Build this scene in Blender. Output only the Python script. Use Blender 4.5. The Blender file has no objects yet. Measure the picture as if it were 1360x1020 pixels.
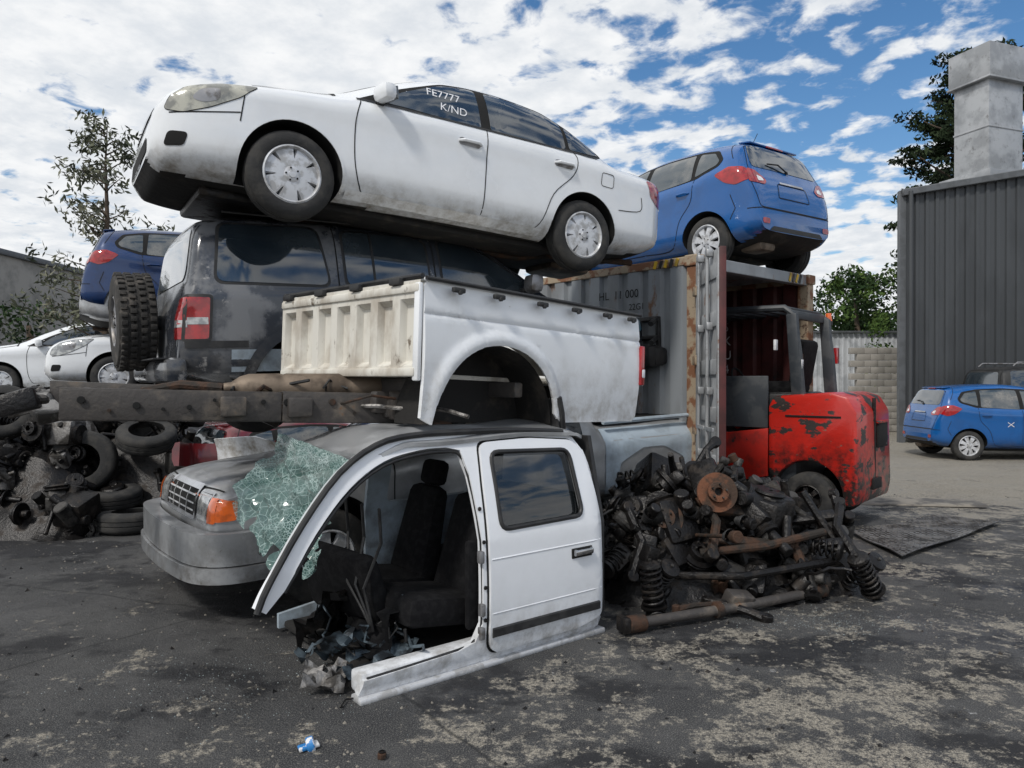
import bpy,bmesh,math,random
import numpy as np
from mathutils import Vector,Matrix,Euler
from mathutils.bvhtree import BVHTree
R=random.Random(7)
sc=bpy.context.scene
rad=math.radians
# ------------------------------------------------------------ materials
def surf(name,c1,c2=None,scale=4,thr=(.45,.6),rough=.5,rough2=None,metal=0,coat=0,bump=0,bscale=60,spec=.5,dirt=None,c3=None,s3=9,t3=(.6,.68),detail=5,stretch=None,alpha=None):
    m=bpy.data.materials.new(name); m.use_nodes=True
    nt=m.node_tree; N=nt.nodes; L=nt.links
    p=N['Principled BSDF']
    tc=N.new('ShaderNodeTexCoord'); src=tc.outputs['Object']
    if stretch:
        mp=N.new('ShaderNodeMapping'); mp.inputs['Scale'].default_value=stretch; L.new(src,mp.inputs[0]); src2=mp.outputs[0]
    else: src2=src
    def noise(s,d=detail,ro=.6,v=None):
        n=N.new('ShaderNodeTexNoise'); n.inputs['Scale'].default_value=s; n.inputs['Detail'].default_value=d; n.inputs['Roughness'].default_value=ro
        L.new(v or src2,n.inputs['Vector']); return n.outputs['Fac']
    def mr(o,a,b,c=0,d=1):
        n=N.new('ShaderNodeMapRange'); n.inputs[1].default_value=a;n.inputs[2].default_value=b;n.inputs[3].default_value=c;n.inputs[4].default_value=d
        n.interpolation_type='SMOOTHSTEP'; L.new(o,n.inputs[0]); return n.outputs[0]
    def mix(f,a,b):
        n=N.new('ShaderNodeMix'); n.data_type='RGBA'
        L.new(f,n.inputs[0])
        for i,x in ((6,a),(7,b)):
            if isinstance(x,tuple): n.inputs[i].default_value=(*x,1)
            else: L.new(x,n.inputs[i])
        return n.outputs[2]
    col=c1; 
    p.inputs['Roughness'].default_value=rough
    if c2:
        f=mr(noise(scale),*thr); col=mix(f,c1,c2)
        if rough2 is not None:
            L.new(mr(f,0,1,rough,rough2),p.inputs['Roughness'])
    if c3: col=mix(mr(noise(s3,6,.7),*t3),col,c3)
    if dirt:
        dc,z0,z1,amt=dirt
        sx=N.new('ShaderNodeSeparateXYZ'); L.new(src,sx.inputs[0])
        g=mr(sx.outputs[2],z0,z1,1,.06)
        n=mr(noise(7,7,.72,src),.35,.75)
        mu=N.new('ShaderNodeMath'); mu.operation='MULTIPLY'; L.new(g,mu.inputs[0]); L.new(n,mu.inputs[1])
        m2=N.new('ShaderNodeMath'); m2.operation='MULTIPLY'; L.new(mu.outputs[0],m2.inputs[0]); m2.inputs[1].default_value=amt; m2.use_clamp=True
        col=mix(m2.outputs[0],col,dc)
    if isinstance(col,tuple): p.inputs['Base Color'].default_value=(*col,1)
    else: L.new(col,p.inputs['Base Color'])
    p.inputs['Metallic'].default_value=metal
    p.inputs['Specular IOR Level'].default_value=spec
    p.inputs['Coat Weight'].default_value=coat; p.inputs['Coat Roughness'].default_value=.06
    if bump:
        b=N.new('ShaderNodeBump'); b.inputs['Strength'].default_value=bump; b.inputs['Distance'].default_value=.02
        L.new(noise(bscale,4),b.inputs['Height']); L.new(b.outputs[0],p.inputs['Normal'])
    return m
DIRT=(.26,.225,.175)
M={}
M['white']=surf('white_paint',(.80,.82,.84),(.75,.77,.79),2,(.4,.8),.2,.32,coat=.9,dirt=(DIRT,.20,.46,1.0),c3=(.56,.54,.50),s3=22,t3=(.72,.82))
M['cabwhite']=surf('cab_white_paint',(.80,.82,.85),(.73,.75,.77),2,(.45,.8),.28,.4,coat=.5,bump=.03,bscale=4,dirt=((.2,.18,.15),.0,.4,.9),c3=(.30,.27,.23),s3=15,t3=(.72,.78))
M['bedwhite']=surf('bed_white_paint',(.80,.82,.84),(.68,.69,.69),3,(.5,.75),.3,.5,coat=.4,bump=.03,bscale=5,dirt=((.3,.27,.22),.0,.5,.7),c3=(.26,.23,.2),s3=12,t3=(.68,.76))
M['cream']=surf('bed_inner_offwhite',(.64,.62,.56),(.42,.38,.32),5,(.42,.68),.6,bump=.05,c3=(.13,.10,.07),s3=9,t3=(.60,.70),stretch=(1,1,.5))
M['blue']=surf('blue_paint',(.002,.090,.31),(.002,.078,.27),3,rough=.22,coat=.7,metal=.0,dirt=((.13,.12,.11),.1,.5,.5))
M['blue2']=surf('navy_paint',(.003,.030,.12),rough=.25,coat=.7,metal=.1,c2=(.003,.022,.09))
M['silver']=surf('silver_paint',(.40,.41,.42),(.5,.51,.52),3,rough=.3,rough2=.42,metal=.45,coat=.5,bump=.02,bscale=5,dirt=((.13,.11,.09),.2,.9,.8))
M['bumper']=surf('grey_painted_bumper',(.25,.26,.27),(.34,.35,.36),4,rough=.36,metal=.3,coat=.3,dirt=((.10,.09,.08),.3,.7,.9),c3=(.13,.12,.11),s3=13,t3=(.62,.70))
M['bluegrey']=surf('pale_blue_grey_paint',(.42,.50,.57),(.34,.40,.45),4,rough=.4,coat=.4,dirt=((.1,.09,.08),.4,1.2,.8))
M['maroon']=surf('maroon_paint',(.14,.008,.012),rough=.3,coat=1,c2=(.08,.01,.012))
M['suv']=surf('patchy_grey_paint',(.034,.040,.052),(.15,.155,.165),2.4,(.48,.60),.18,.55,coat=.5,c3=(.36,.35,.34),s3=4.5,t3=(.60,.68),dirt=((.18,.17,.155),.5,.95,.7))
M['suvblue']=surf('faded_teal_paint',(.07,.17,.24),(.16,.23,.28),3,rough=.3,coat=.6)
M['black']=surf('black_plastic',(.014,.014,.015),(.03,.03,.03),9,rough=.5,rough2=.7,bump=.05)
M['gap']=surf('panel_gap',(.006,.006,.006),rough=.9)
M['rubber']=surf('tyre_rubber',(.02,.02,.02),(.045,.043,.04),7,rough=.8,rough2=.92,bump=.25,bscale=50)
M['tyre_dusty']=surf('dusty_tyre_rubber',(.032,.03,.028),(.09,.08,.07),9,(.5,.7),.9,bump=.3,bscale=50)
M['glass']=surf('tinted_glass_painted_sky',(.014,.022,.030),(.045,.058,.068),1.6,(.35,.75),.03,.12,spec=1.0,coat=1)  # dark glass; the bluish base colour paints in a sky reflection
M['glassdirty']=surf('dusty_glass',(.03,.045,.055),(.16,.155,.14),3,(.40,.7),.06,.3,spec=1,coat=.6)
M['alloy']=surf('alloy_silver',(.60,.61,.63),(.40,.40,.40),12,rough=.35,rough2=.55,metal=.3,dirt=None)
M['alloyd']=surf('dull_alloy',(.28,.28,.29),(.14,.13,.12),8,rough=.45,metal=.6)
M['chrome']=surf('chrome_trim',(.6,.6,.62),rough=.15,metal=1,c2=(.4,.4,.4))
M['red']=surf('red_lens',(.40,.012,.015),(.22,.008,.01),14,(.35,.65),.12,coat=1)
M['amber']=surf('amber_lens',(.75,.13,.01),rough=.15,coat=1,c2=(.5,.09,.01),scale=10)
M['lens']=surf('clear_lens',(.50,.51,.50),(.25,.26,.27),14,(.4,.6),.12,coat=1,metal=.3)
M['lensold']=surf('hazed_lens',(.46,.45,.38),(.20,.20,.18),6,(.42,.58),.15,coat=.9)
M['under']=surf('underbody',(.010,.009,.008),(.04,.033,.026),5,(.5,.7),.85,bump=.3,bscale=20)
M['rust']=surf('rusty_steel',(.065,.032,.018),(.025,.02,.016),9,(.4,.6),.8,bump=.4,bscale=50,metal=.2)
M['rust2']=surf('orange_rust',(.15,.06,.03),(.05,.03,.02),9,(.42,.6),.9,bump=.4,bscale=60)
M['greasy']=surf('greasy_steel',(.012,.011,.011),(.042,.034,.028),8,(.5,.72),.35,.75,metal=.4,bump=.4,bscale=40)
M['castiron']=surf('dirty_cast_metal',(.07,.066,.062),(.018,.017,.016),8,(.42,.6),.5,.8,metal=.5,bump=.4,bscale=40)
M['alu']=surf('dirty_aluminium',(.26,.25,.24),(.06,.055,.05),7,(.42,.58),.5,metal=.6,bump=.4,bscale=40)
M['frame']=surf('chassis_steel',(.045,.04,.037),(.13,.11,.09),6,(.5,.7),.6,.85,bump=.25,bscale=30,c3=(.16,.08,.04),s3=6,t3=(.62,.72))
M['muffler']=surf('brown_muffler',(.20,.155,.115),(.10,.075,.055),5,(.45,.6),.6,metal=.4,bump=.2,bscale=15)
M['contgrey']=surf('container_grey',(.26,.28,.30),(.19,.20,.21),2,(.4,.65),.5,c3=(.17,.085,.045),s3=3,t3=(.57,.66),bump=.05,stretch=(1,1,.4))
M['contpost']=surf('rusty_container_post',(.34,.27,.19),(.20,.09,.045),5,(.47,.56),.75,c3=(.08,.045,.03),s3=9,t3=(.58,.66),bump=.1)
M['contred']=surf('container_maroon',(.10,.025,.024),(.06,.018,.017),3,(.4,.6),.6,c3=(.02,.014,.013),s3=3,t3=(.6,.7))
M['contdoor']=surf('container_door',(.42,.44,.46),(.30,.31,.32),3,(.4,.6),.5,c3=(.20,.09,.045),s3=4,t3=(.59,.67))
M['flred']=surf('scraped_red_paint',(.50,.020,.012),(.028,.022,.02),3.4,(.545,.575),.32,.6,coat=.3,bump=.12,bscale=14,c3=(.20,.15,.12),s3=16,t3=(.62,.66),stretch=(.8,.8,1.5),detail=10,dirt=((.018,.015,.014),.30,1.15,2.3))
M['flred2']=surf('forklift_red',(.45,.02,.012),(.2,.02,.015),4,(.5,.7),.35,coat=.4,c3=(.03,.02,.02),s3=6,t3=(.62,.66))
M['slate']=surf('slate_steel',(.030,.036,.043),(.055,.06,.065),5,rough=.5)
M['yellow']=surf('hazard_yellow',(.6,.38,.02),(.3,.2,.03),9,rough=.6)
M['shed']=surf('dark_ribbed_steel',(.058,.063,.068),(.045,.049,.053),1.2,(.4,.6),.5,stretch=(1,1,.3),metal=.1)
M['gutter']=surf('gutter_grey',(.10,.107,.115),rough=.5,c2=(.08,.085,.09))
M['galv']=surf('galvanised_steel',(.30,.31,.32),(.44,.45,.46),1.6,(.4,.6),.45,metal=.45,c3=(.22,.22,.22),s3=5,t3=(.55,.7))
M['concrete']=surf('concrete_wall',(.33,.31,.28),(.22,.21,.19),1.2,(.4,.65),.9,bump=.1,bscale=20)
M['fencew']=surf('pale_corrugated_steel',(.5,.52,.54),(.36,.38,.4),2,rough=.5)
M['bark']=surf('bark',(.09,.065,.045),(.05,.04,.03),5,rough=.95,bump=.5,bscale=20)
M['leaf1']=surf('leaf_light',(.055,.10,.022),(.085,.13,.03),.8,rough=.8,spec=.2)
M['leaf2']=surf('leaf_dark',(.018,.040,.012),(.03,.055,.018),.8,rough=.85,spec=.2)
M['gum1']=surf('gum_leaf',(.11,.12,.075),(.17,.17,.12),1.2,rough=.7,spec=.3)
M['gum2']=surf('gum_leaf_dark',(.05,.06,.035),(.075,.08,.05),1.2,rough=.7,spec=.3)
M['mac1']=surf('cypress_leaf',(.02,.034,.015),(.032,.048,.02),.6,rough=.9,spec=.2)
M['mac2']=surf('cypress_leaf_dark',(.009,.016,.008),(.016,.024,.012),.6,rough=.9,spec=.2)
M['stone']=surf('stone_chips',(.22,.20,.17),(.09,.085,.08),3,rough=.95)
M['seat']=surf('black_seat_fabric',(.006,.006,.007),(.011,.011,.012),20,rough=.95,bump=.1,spec=.2)
M['crumple']=surf('crumpled_blue_grey_metal',(.13,.17,.20),(.03,.035,.04),9,(.42,.6),.4,metal=.5,bump=.3,bscale=25)
M['mark']=surf('paint_marker',(.75,.76,.78),rough=.7,c2=(.6,.6,.62),scale=30)
M['plate']=surf('steel_tread_plate',(.27,.27,.27),(.13,.125,.12),4,(.4,.6),.4,metal=.5,bump=.4,bscale=60)
M['cap']=surf('blue_white_litter',(.03,.2,.5),(.7,.7,.7),25,(.48,.52),.4)
M['shard']=surf('glass_crumbs',(.30,.34,.34),(.2,.24,.24),20,rough=.3)

def glass_shatter():
    m=bpy.data.materials.new('shattered_windscreen'); m.use_nodes=True; N=m.node_tree.nodes; L=m.node_tree.links; p=N['Principled BSDF']
    tc=N.new('ShaderNodeTexCoord')
    outs=[]
    for s,w in ((20,.05),(60,.10)):
        v=N.new('ShaderNodeTexVoronoi'); v.feature='DISTANCE_TO_EDGE'; v.inputs['Scale'].default_value=s; L.new(tc.outputs['Object'],v.inputs['Vector'])
        r=N.new('ShaderNodeMapRange'); r.inputs[1].default_value=0; r.inputs[2].default_value=w; r.inputs[3].default_value=1; r.inputs[4].default_value=0; L.new(v.outputs['Distance'],r.inputs[0]); outs.append(r.outputs[0])
    n=N.new('ShaderNodeTexNoise'); n.inputs['Scale'].default_value=3.5; n.inputs['Detail'].default_value=5; L.new(tc.outputs['Object'],n.inputs['Vector'])
    rr=N.new('ShaderNodeMapRange'); rr.inputs[1].default_value=.38; rr.inputs[2].default_value=.62; L.new(n.outputs['Fac'],rr.inputs[0])
    mu=N.new('ShaderNodeMath'); mu.operation='MULTIPLY'; L.new(outs[1],mu.inputs[0]); L.new(rr.outputs[0],mu.inputs[1])
    m5=N.new('ShaderNodeMath'); m5.operation='MULTIPLY'; L.new(outs[0],m5.inputs[0]); m5.inputs[1].default_value=.6
    mx=N.new('ShaderNodeMath'); mx.operation='MAXIMUM'; L.new(m5.outputs[0],mx.inputs[0]); L.new(mu.outputs[0],mx.inputs[1])
    c=N.new('ShaderNodeMix'); c.data_type='RGBA'; c.inputs[6].default_value=(.10,.20,.18,1); c.inputs[7].default_value=(.58,.70,.68,1); L.new(mx.outputs[0],c.inputs[0]); L.new(c.outputs[2],p.inputs['Base Color'])
    a=N.new('ShaderNodeMapRange'); a.inputs[3].default_value=.55; a.inputs[4].default_value=.95; L.new(mx.outputs[0],a.inputs[0]); L.new(a.outputs[0],p.inputs['Alpha'])
    p.inputs['Roughness'].default_value=.1
    return m
M['shatter']=glass_shatter()

# ------------------------------------------------------------ helpers
def empty(name,loc=(0,0,0),heading=0,pitch=0,roll=0):
    e=bpy.data.objects.new(name,None); sc.collection.objects.link(e)
    e.location=loc; e.rotation_euler=(rad(roll),rad(pitch),rad(heading)); return e
def mk(name,verts,faces,mats,mi=None,sm=None,parent=None,angle=35):
    me=bpy.data.meshes.new(name); me.from_pydata([tuple(v) for v in verts],[],faces)
    for m in mats: me.materials.append(m)
    if mi is not None: me.polygons.foreach_set('material_index',mi)
    if sm is None: sm=[True]*len(faces)
    me.polygons.foreach_set('use_smooth',sm)
    me.update()
    if angle: me.set_sharp_from_angle(angle=rad(angle))
    o=bpy.data.objects.new(name,me); sc.collection.objects.link(o)
    if parent: o.parent=parent
    return o
class B:
    def __init__(s): s.v=[];s.f=[];s.mi=[];s.mats=[]
    def add(s,verts,faces,mat,T=None):
        m=M[mat] if isinstance(mat,str) else mat
        if m not in s.mats: s.mats.append(m)
        i=s.mats.index(m); o=len(s.v)
        if T is not None: verts=[T@Vector(v) for v in verts]
        s.v.extend([tuple(v) for v in verts]); s.f.extend([tuple(o+k for k in f) for f in faces]); s.mi.extend([i]*len(faces))
    def box(s,c,size,mat,rot=(0,0,0),bev=.01,T=None,taper=None,jit=0):
        bm=bmesh.new(); bmesh.ops.create_cube(bm,size=1)
        for v in bm.verts:
            if taper and v.co.z>0: v.co.x*=taper[0]; v.co.y*=taper[1]
            v.co=Vector((v.co.x*size[0],v.co.y*size[1],v.co.z*size[2]))
            if jit: v.co+=Vector((R.uniform(-jit,jit),R.uniform(-jit,jit),R.uniform(-jit,jit)))
        if bev: bmesh.ops.bevel(bm,geom=bm.edges[:],offset=min(bev,min(size)*.45),segments=2,affect='EDGES',profile=.5)
        X=Matrix.Translation(c)@Euler([rad(a) for a in rot]).to_matrix().to_4x4()
        if T is not None: X=T@X
        bm.verts.ensure_lookup_table(); 
        s.add([X@v.co for v in bm.verts],[[v.index for v in f.verts] for f in bm.faces],mat); bm.free()
    def frame_axis(s,d):
        d=Vector(d).normalized(); a=Vector((0,0,1)) if abs(d.z)<.9 else Vector((1,0,0))
        x=d.cross(a).normalized(); y=d.cross(x); return x,y,d
    def lathe(s,prof,c,axis,mat,n=28,T=None,arc=None):
        x,y,d=s.frame_axis(axis); c=Vector(c); vs=[];fs=[]
        for r,h in prof:
            for k in range(n):
                a=2*math.pi*k/n; vs.append(c+d*h+(x*math.cos(a)+y*math.sin(a))*r)
        for i in range(len(prof)-1):
            for k in range(n): fs.append((i*n+k,i*n+(k+1)%n,(i+1)*n+(k+1)%n,(i+1)*n+k))
        s.add(vs,fs,mat,T)
    def cyl(s,p0,p1,r0,mat,r1=None,n=16,T=None):
        p0=Vector(p0);p1=Vector(p1); r1=r0 if r1 is None else r1; h=(p1-p0).length
        e=min(r0,r1)*.12
        s.lathe([(0.0001,0),(r0-e,0),(r0,e),(r1,h-e),(r1-e,h),(0.0001,h)],p0,p1-p0,mat,n,T)
    def tube(s,pts,r,mat,n=8,T=None,closed=False):
        P=[Vector(p) for p in pts]; vs=[];fs=[]; up=None; m=len(P)
        for i,p in enumerate(P):
            t=(P[min(i+1,m-1)]-P[max(i-1,0)]).normalized()
            if up is None: up=Vector((0,0,1)) if abs(t.z)<.9 else Vector((1,0,0))
            x=t.cross(up)
            if x.length<1e-4: x=t.cross(Vector((1,.3,.2)))
            x.normalize(); y=x.cross(t).normalized(); up=y
            rr=r[i] if isinstance(r,(list,tuple)) else r
            for k in range(n):
                a=2*math.pi*k/n; vs.append(p+(x*math.cos(a)+y*math.sin(a))*rr)
        for i in range(m-1):
            for k in range(n): fs.append((i*n+k,i*n+(k+1)%n,(i+1)*n+(k+1)%n,(i+1)*n+k))
        fs.append(tuple(range(n))); fs.append(tuple((m-1)*n+k for k in range(n)))
        s.add(vs,fs,mat,T)
    def sweep(s,path,section,mat):
        P=[Vector((p[0],p[1])) for p in path]; m=len(P); k=len(section); vs=[];fs=[]
        for i,p in enumerate(P):
            t=(P[min(i+1,m-1)]-P[max(i-1,0)]).normalized(); n=Vector((-t.y,t.x))
            for o,z in section: q=p+n*o; vs.append((q.x,q.y,z))
        for i in range(m-1):
            for j in range(k): fs.append((i*k+j,i*k+(j+1)%k,(i+1)*k+(j+1)%k,(i+1)*k+j))
        fs.append(tuple(range(k)));fs.append(tuple((m-1)*k+j for j in range(k)))
        s.add(vs,fs,mat)
    def prism(s,poly,y0,y1,mat,T=None,bev=0,axis='y'):
        bm=bmesh.new(); f=bm.faces.new([bm.verts.new((a,y0,b)) for a,b in poly])
        r=bmesh.ops.extrude_face_region(bm,geom=[f]); 
        for v in r['geom']:
            if isinstance(v,bmesh.types.BMVert): v.co.y=y1
        bmesh.ops.recalc_face_normals(bm,faces=bm.faces[:])
        if bev: bmesh.ops.bevel(bm,geom=bm.edges[:],offset=bev,segments=2,affect='EDGES',profile=.5,clamp_overlap=True)
        bm.verts.index_update()
        s.add([v.co.copy() for v in bm.verts],[[v.index for v in q.verts] for q in bm.faces],mat,T); bm.free()
    def fin(s,name,parent=None,angle=35):
        return mk(name,s.v,s.f,s.mats,s.mi,None,parent,angle)
def rpoly(pts,r=.03,seg=4):
    out=[];n=len(pts)
    for i in range(n):
        p=Vector(pts[i]);a=Vector(pts[i-1])-p;b=Vector(pts[(i+1)%n])-p
        la=min(r,a.length*.45);lb=min(r,b.length*.45)
        p0=p+a.normalized()*la;p1=p+b.normalized()*lb
        for k in range(seg+1):
            t=k/seg; q=p0*(1-t)**2+p*2*t*(1-t)+p1*t*t; out.append((q.x,q.y))
    return out
def smooth2(pts,n=5):
    out=[];m=len(pts)
    for i in range(m-1):
        p0,p1,p2,p3=[Vector(pts[min(max(j,0),m-1)]) for j in (i-1,i,i+1,i+2)]
        for k in range(n):
            t=k/n; q=.5*((2*p1)+(p2-p0)*t+(2*p0-5*p1+4*p2-p3)*t*t+(3*p1-p0-3*p2+p3)*t**3); out.append(tuple(q))
    out.append(tuple(pts[-1])); return out
def fill2d(loops,step=.05):
    bm=bmesh.new()
    for lp in loops:
        vs=[bm.verts.new((a,b,0)) for a,b in lp]
        for i in range(len(vs)): bm.edges.new((vs[i],vs[(i+1)%len(vs)]))
    bmesh.ops.triangle_fill(bm,edges=bm.edges[:],use_beauty=True,use_dissolve=False,normal=(0,0,1))
    if step:
        for ax in (0,1):
            lo=min(v.co[ax] for v in bm.verts);hi=max(v.co[ax] for v in bm.verts)
            k=math.floor(lo/step)+1
            while k*step<hi-1e-4:
                co=[0,0,0];co[ax]=k*step+1e-5;no=[0,0,0];no[ax]=1
                bmesh.ops.bisect_plane(bm,geom=bm.verts[:]+bm.edges[:]+bm.faces[:],plane_co=co,plane_no=no); k+=1
    bm.verts.index_update()
    V=[(v.co.x,v.co.y) for v in bm.verts];F=[[v.index for v in f.verts] for f in bm.faces]; bm.free(); return V,F
def project(bvh,p2,axis,side,off):
    a,b=p2
    if axis=='y': o=Vector((a,side*4,b));d=Vector((0,-side,0))
    elif axis=='x': o=Vector((side*6,a,b));d=Vector((-side,0,0))
    else: o=Vector((a,b,5));d=Vector((0,0,-1))
    loc,no,_,_=bvh.ray_cast(o,d)
    if loc is None:
        loc,no,_,_=bvh.find_nearest(o+d*(3.2 if axis=='y' else 3.8))
    if no.dot(d)>0: no=-no
    return loc+no*off
def overlay(b,bvh,loops,axis,side,mat,off=.004,step=.05):
    if not isinstance(loops[0][0],(tuple,list)): loops=[loops]
    V,F=fill2d(loops,step); b.add([project(bvh,p,axis,side,off) for p in V],F,mat)
def ribbon(b,bvh,path,width,axis,side,mat,off=.003,closed=False):
    P=[Vector(p) for p in path]
    if closed: P.append(P[0])
    Q=[]
    for i in range(len(P)-1):
        n=max(1,int((P[i+1]-P[i]).length/.04))
        for k in range(n): Q.append(P[i].lerp(P[i+1],k/n))
    Q.append(P[-1]); vs=[];fs=[]
    for i,p in enumerate(Q):
        t=(Q[min(i+1,len(Q)-1)]-Q[max(i-1,0)]).normalized(); nn=Vector((-t.y,t.x))*width/2
        for q in (p+nn,p-nn): vs.append(project(bvh,(q.x,q.y),axis,side,off))
    for i in range(len(Q)-1): fs.append((2*i,2*i+1,2*i+3,2*i+2))
    b.add(vs,fs,mat)
def text2d(t,size,extr=0):
    cu=bpy.data.curves.new('t','FONT'); cu.body=t; cu.size=size; o=bpy.data.objects.new('t',cu); sc.collection.objects.link(o)
    dg=bpy.context.evaluated_depsgraph_get(); me=bpy.data.meshes.new_from_object(o.evaluated_get(dg))
    V=[(v.co.x,v.co.y) for v in me.vertices];F=[list(p.vertices) for p in me.polygons]
    bpy.data.objects.remove(o); return V,F
def pchip(pts):
    pts=sorted(pts);x=np.array([p[0] for p in pts],float);y=np.array([p[1] for p in pts],float)
    h=np.diff(x);d=np.diff(y)/h;m=np.zeros(len(x))
    for i in range(1,len(x)-1):
        if d[i-1]*d[i]>0:
            w1=2*h[i]+h[i-1];w2=h[i]+2*h[i-1]; m[i]=(w1+w2)/(w1/d[i-1]+w2/d[i])
    m[0]=d[0];m[-1]=d[-1]
    def f(t):
        t=min(max(t,x[0]),x[-1]); i=min(max(int(np.searchsorted(x,t))-1,0),len(h)-1); s=(t-x[i])/h[i]
        return (2*s**3-3*s*s+1)*y[i]+(s**3-2*s*s+s)*h[i]*m[i]+(-2*s**3+3*s*s)*y[i+1]+(s**3-s*s)*h[i]*m[i+1]
    return f
def ss(a,b,x):
    t=min(max((x-a)/(b-a),0),1); return t*t*(3-2*t)
def make_body(parent,name,top,bot,plan,belt,H,paint,wheels,ra,W,zmid=.55,k=.2,n=7,crown=.03,N=130,Mh=46,dents=0,step=.028,cut=.27):
    ft,fb,fp,fbe=pchip(top),pchip(bot),pchip(plan),pchip(belt)
    x0,x1=top[0][0],top[-1][0]
    if x0>x1:x0,x1=x1,x0
    verts=[];faces=[];mi=[]
    rings=[]
    for i in range(N):
        t=i/(N-1); t=.45*t+.55*(.5-.5*math.cos(math.pi*t)); x=x0+(x1-x0)*t
        zt,zb,Wd,be=ft(x),fb(x),fp(x),fbe(x)
        zm=min(max(zmid,zb+.25*(zt-zb)),zb+.6*(zt-zb))
        D=[]
        for j in range(301):
            th=-math.pi/2+math.pi*j/300; c=max(math.cos(th),0);s=abs(math.sin(th))
            nn=n if th>=0 else 5
            y=Wd*c**(2/nn);h=s**(2/nn)
            z=zm+h*(zt-zm) if th>=0 else zm-h*(zm-zb)
            tm=1-k*max(0,(z-be)/(H-be))*1.0-step*ss(be-.02,be+.03,z)
            if z<zm: tm-=.05*((zm-z)/max(zm-.2,.1))**2
            tm+= .012*math.exp(-((z-(be-.1))/.05)**2)
            y*=tm
            if th>0: z-=crown*(y/max(Wd,.01))**2*h**4
            D.append((y,z))
        D=np.array(D);sg=np.r_[0,np.cumsum(np.hypot(*np.diff(D,axis=0).T))]
        q=np.linspace(0,sg[-1],Mh); Y=np.interp(q,sg,D[:,0]);Z=np.interp(q,sg,D[:,1])
        ring=[]
        for j in range(Mh): ring.append((x,Y[j] if 0<j<Mh-1 else 0,Z[j]))
        for j in range(Mh-2,0,-1): ring.append((x,-Y[j],Z[j]))
        if dents:
            ring=[(a,b*(1+dents*.25*math.sin(7*a+3*c)*math.sin(5*c+a)),c+dents*math.sin(6*a+1.3)*math.cos(4*b+a)*ss(be-.3,be+.2,c)) for a,b,c in ring]
        rings.append(ring)
    K=len(rings[0])
    for r in rings: verts.extend(r)
    for i in range(N-1):
        for j in range(K):
            f=(i*K+j,(i+1)*K+j,(i+1)*K+(j+1)%K,i*K+(j+1)%K); faces.append(f)
            z=sum(verts[a][2] for a in f)/4; x=verts[f[0]][0]
            mi.append(2 if z<fb(x)+.02 else 0)
    faces.append(tuple(range(K)));mi.append(0); faces.append(tuple((N-1)*K+j for j in range(K))[::-1]);mi.append(0)
    mats=[M[paint],M['gap'],M['under']]
    bm=bmesh.new(); bv=[bm.verts.new(v) for v in verts]
    for f,m in zip(faces,mi):
        q=bm.faces.new([bv[a] for a in f]);q.material_index=m;q.smooth=True
    bmesh.ops.recalc_face_normals(bm,faces=bm.faces[:])
    bvh=BVHTree.FromBMesh(bm)
    me=bpy.data.meshes.new(name); bm.to_mesh(me); bm.free()
    for m in mats: me.materials.append(m)
    o=bpy.data.objects.new(name,me); sc.collection.objects.link(o)
    if wheels:
        c=bmesh.new()
        for wx,wz in wheels:
            for sd in (1,-1):
                r=bmesh.ops.create_cone(c,cap_ends=True,segments=48,radius1=ra,radius2=ra,depth=.6)
                T=Matrix.Translation((wx,sd*(W/2-cut+.3),wz))@Matrix.Rotation(math.pi/2,4,'X')
                bmesh.ops.transform(c,matrix=T,verts=r['verts'])
        for f in c.faces: f.material_index=1
        bmesh.ops.recalc_face_normals(c,faces=c.faces[:])
        cm=bpy.data.meshes.new('c');c.to_mesh(cm);c.free()
        for m in mats: cm.materials.append(m)
        co=bpy.data.objects.new('c',cm);sc.collection.objects.link(co)
        md=o.modifiers.new('b','BOOLEAN');md.object=co;md.operation='DIFFERENCE';md.solver='EXACT'
        dg=bpy.context.evaluated_depsgraph_get();me2=bpy.data.meshes.new_from_object(o.evaluated_get(dg))
        o.modifiers.clear();o.data=me2;bpy.data.objects.remove(co);me=me2
    me.polygons.foreach_set('use_smooth',[True]*len(me.polygons)); me.set_sharp_from_angle(angle=rad(38))
    o.parent=parent
    return bvh
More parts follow.
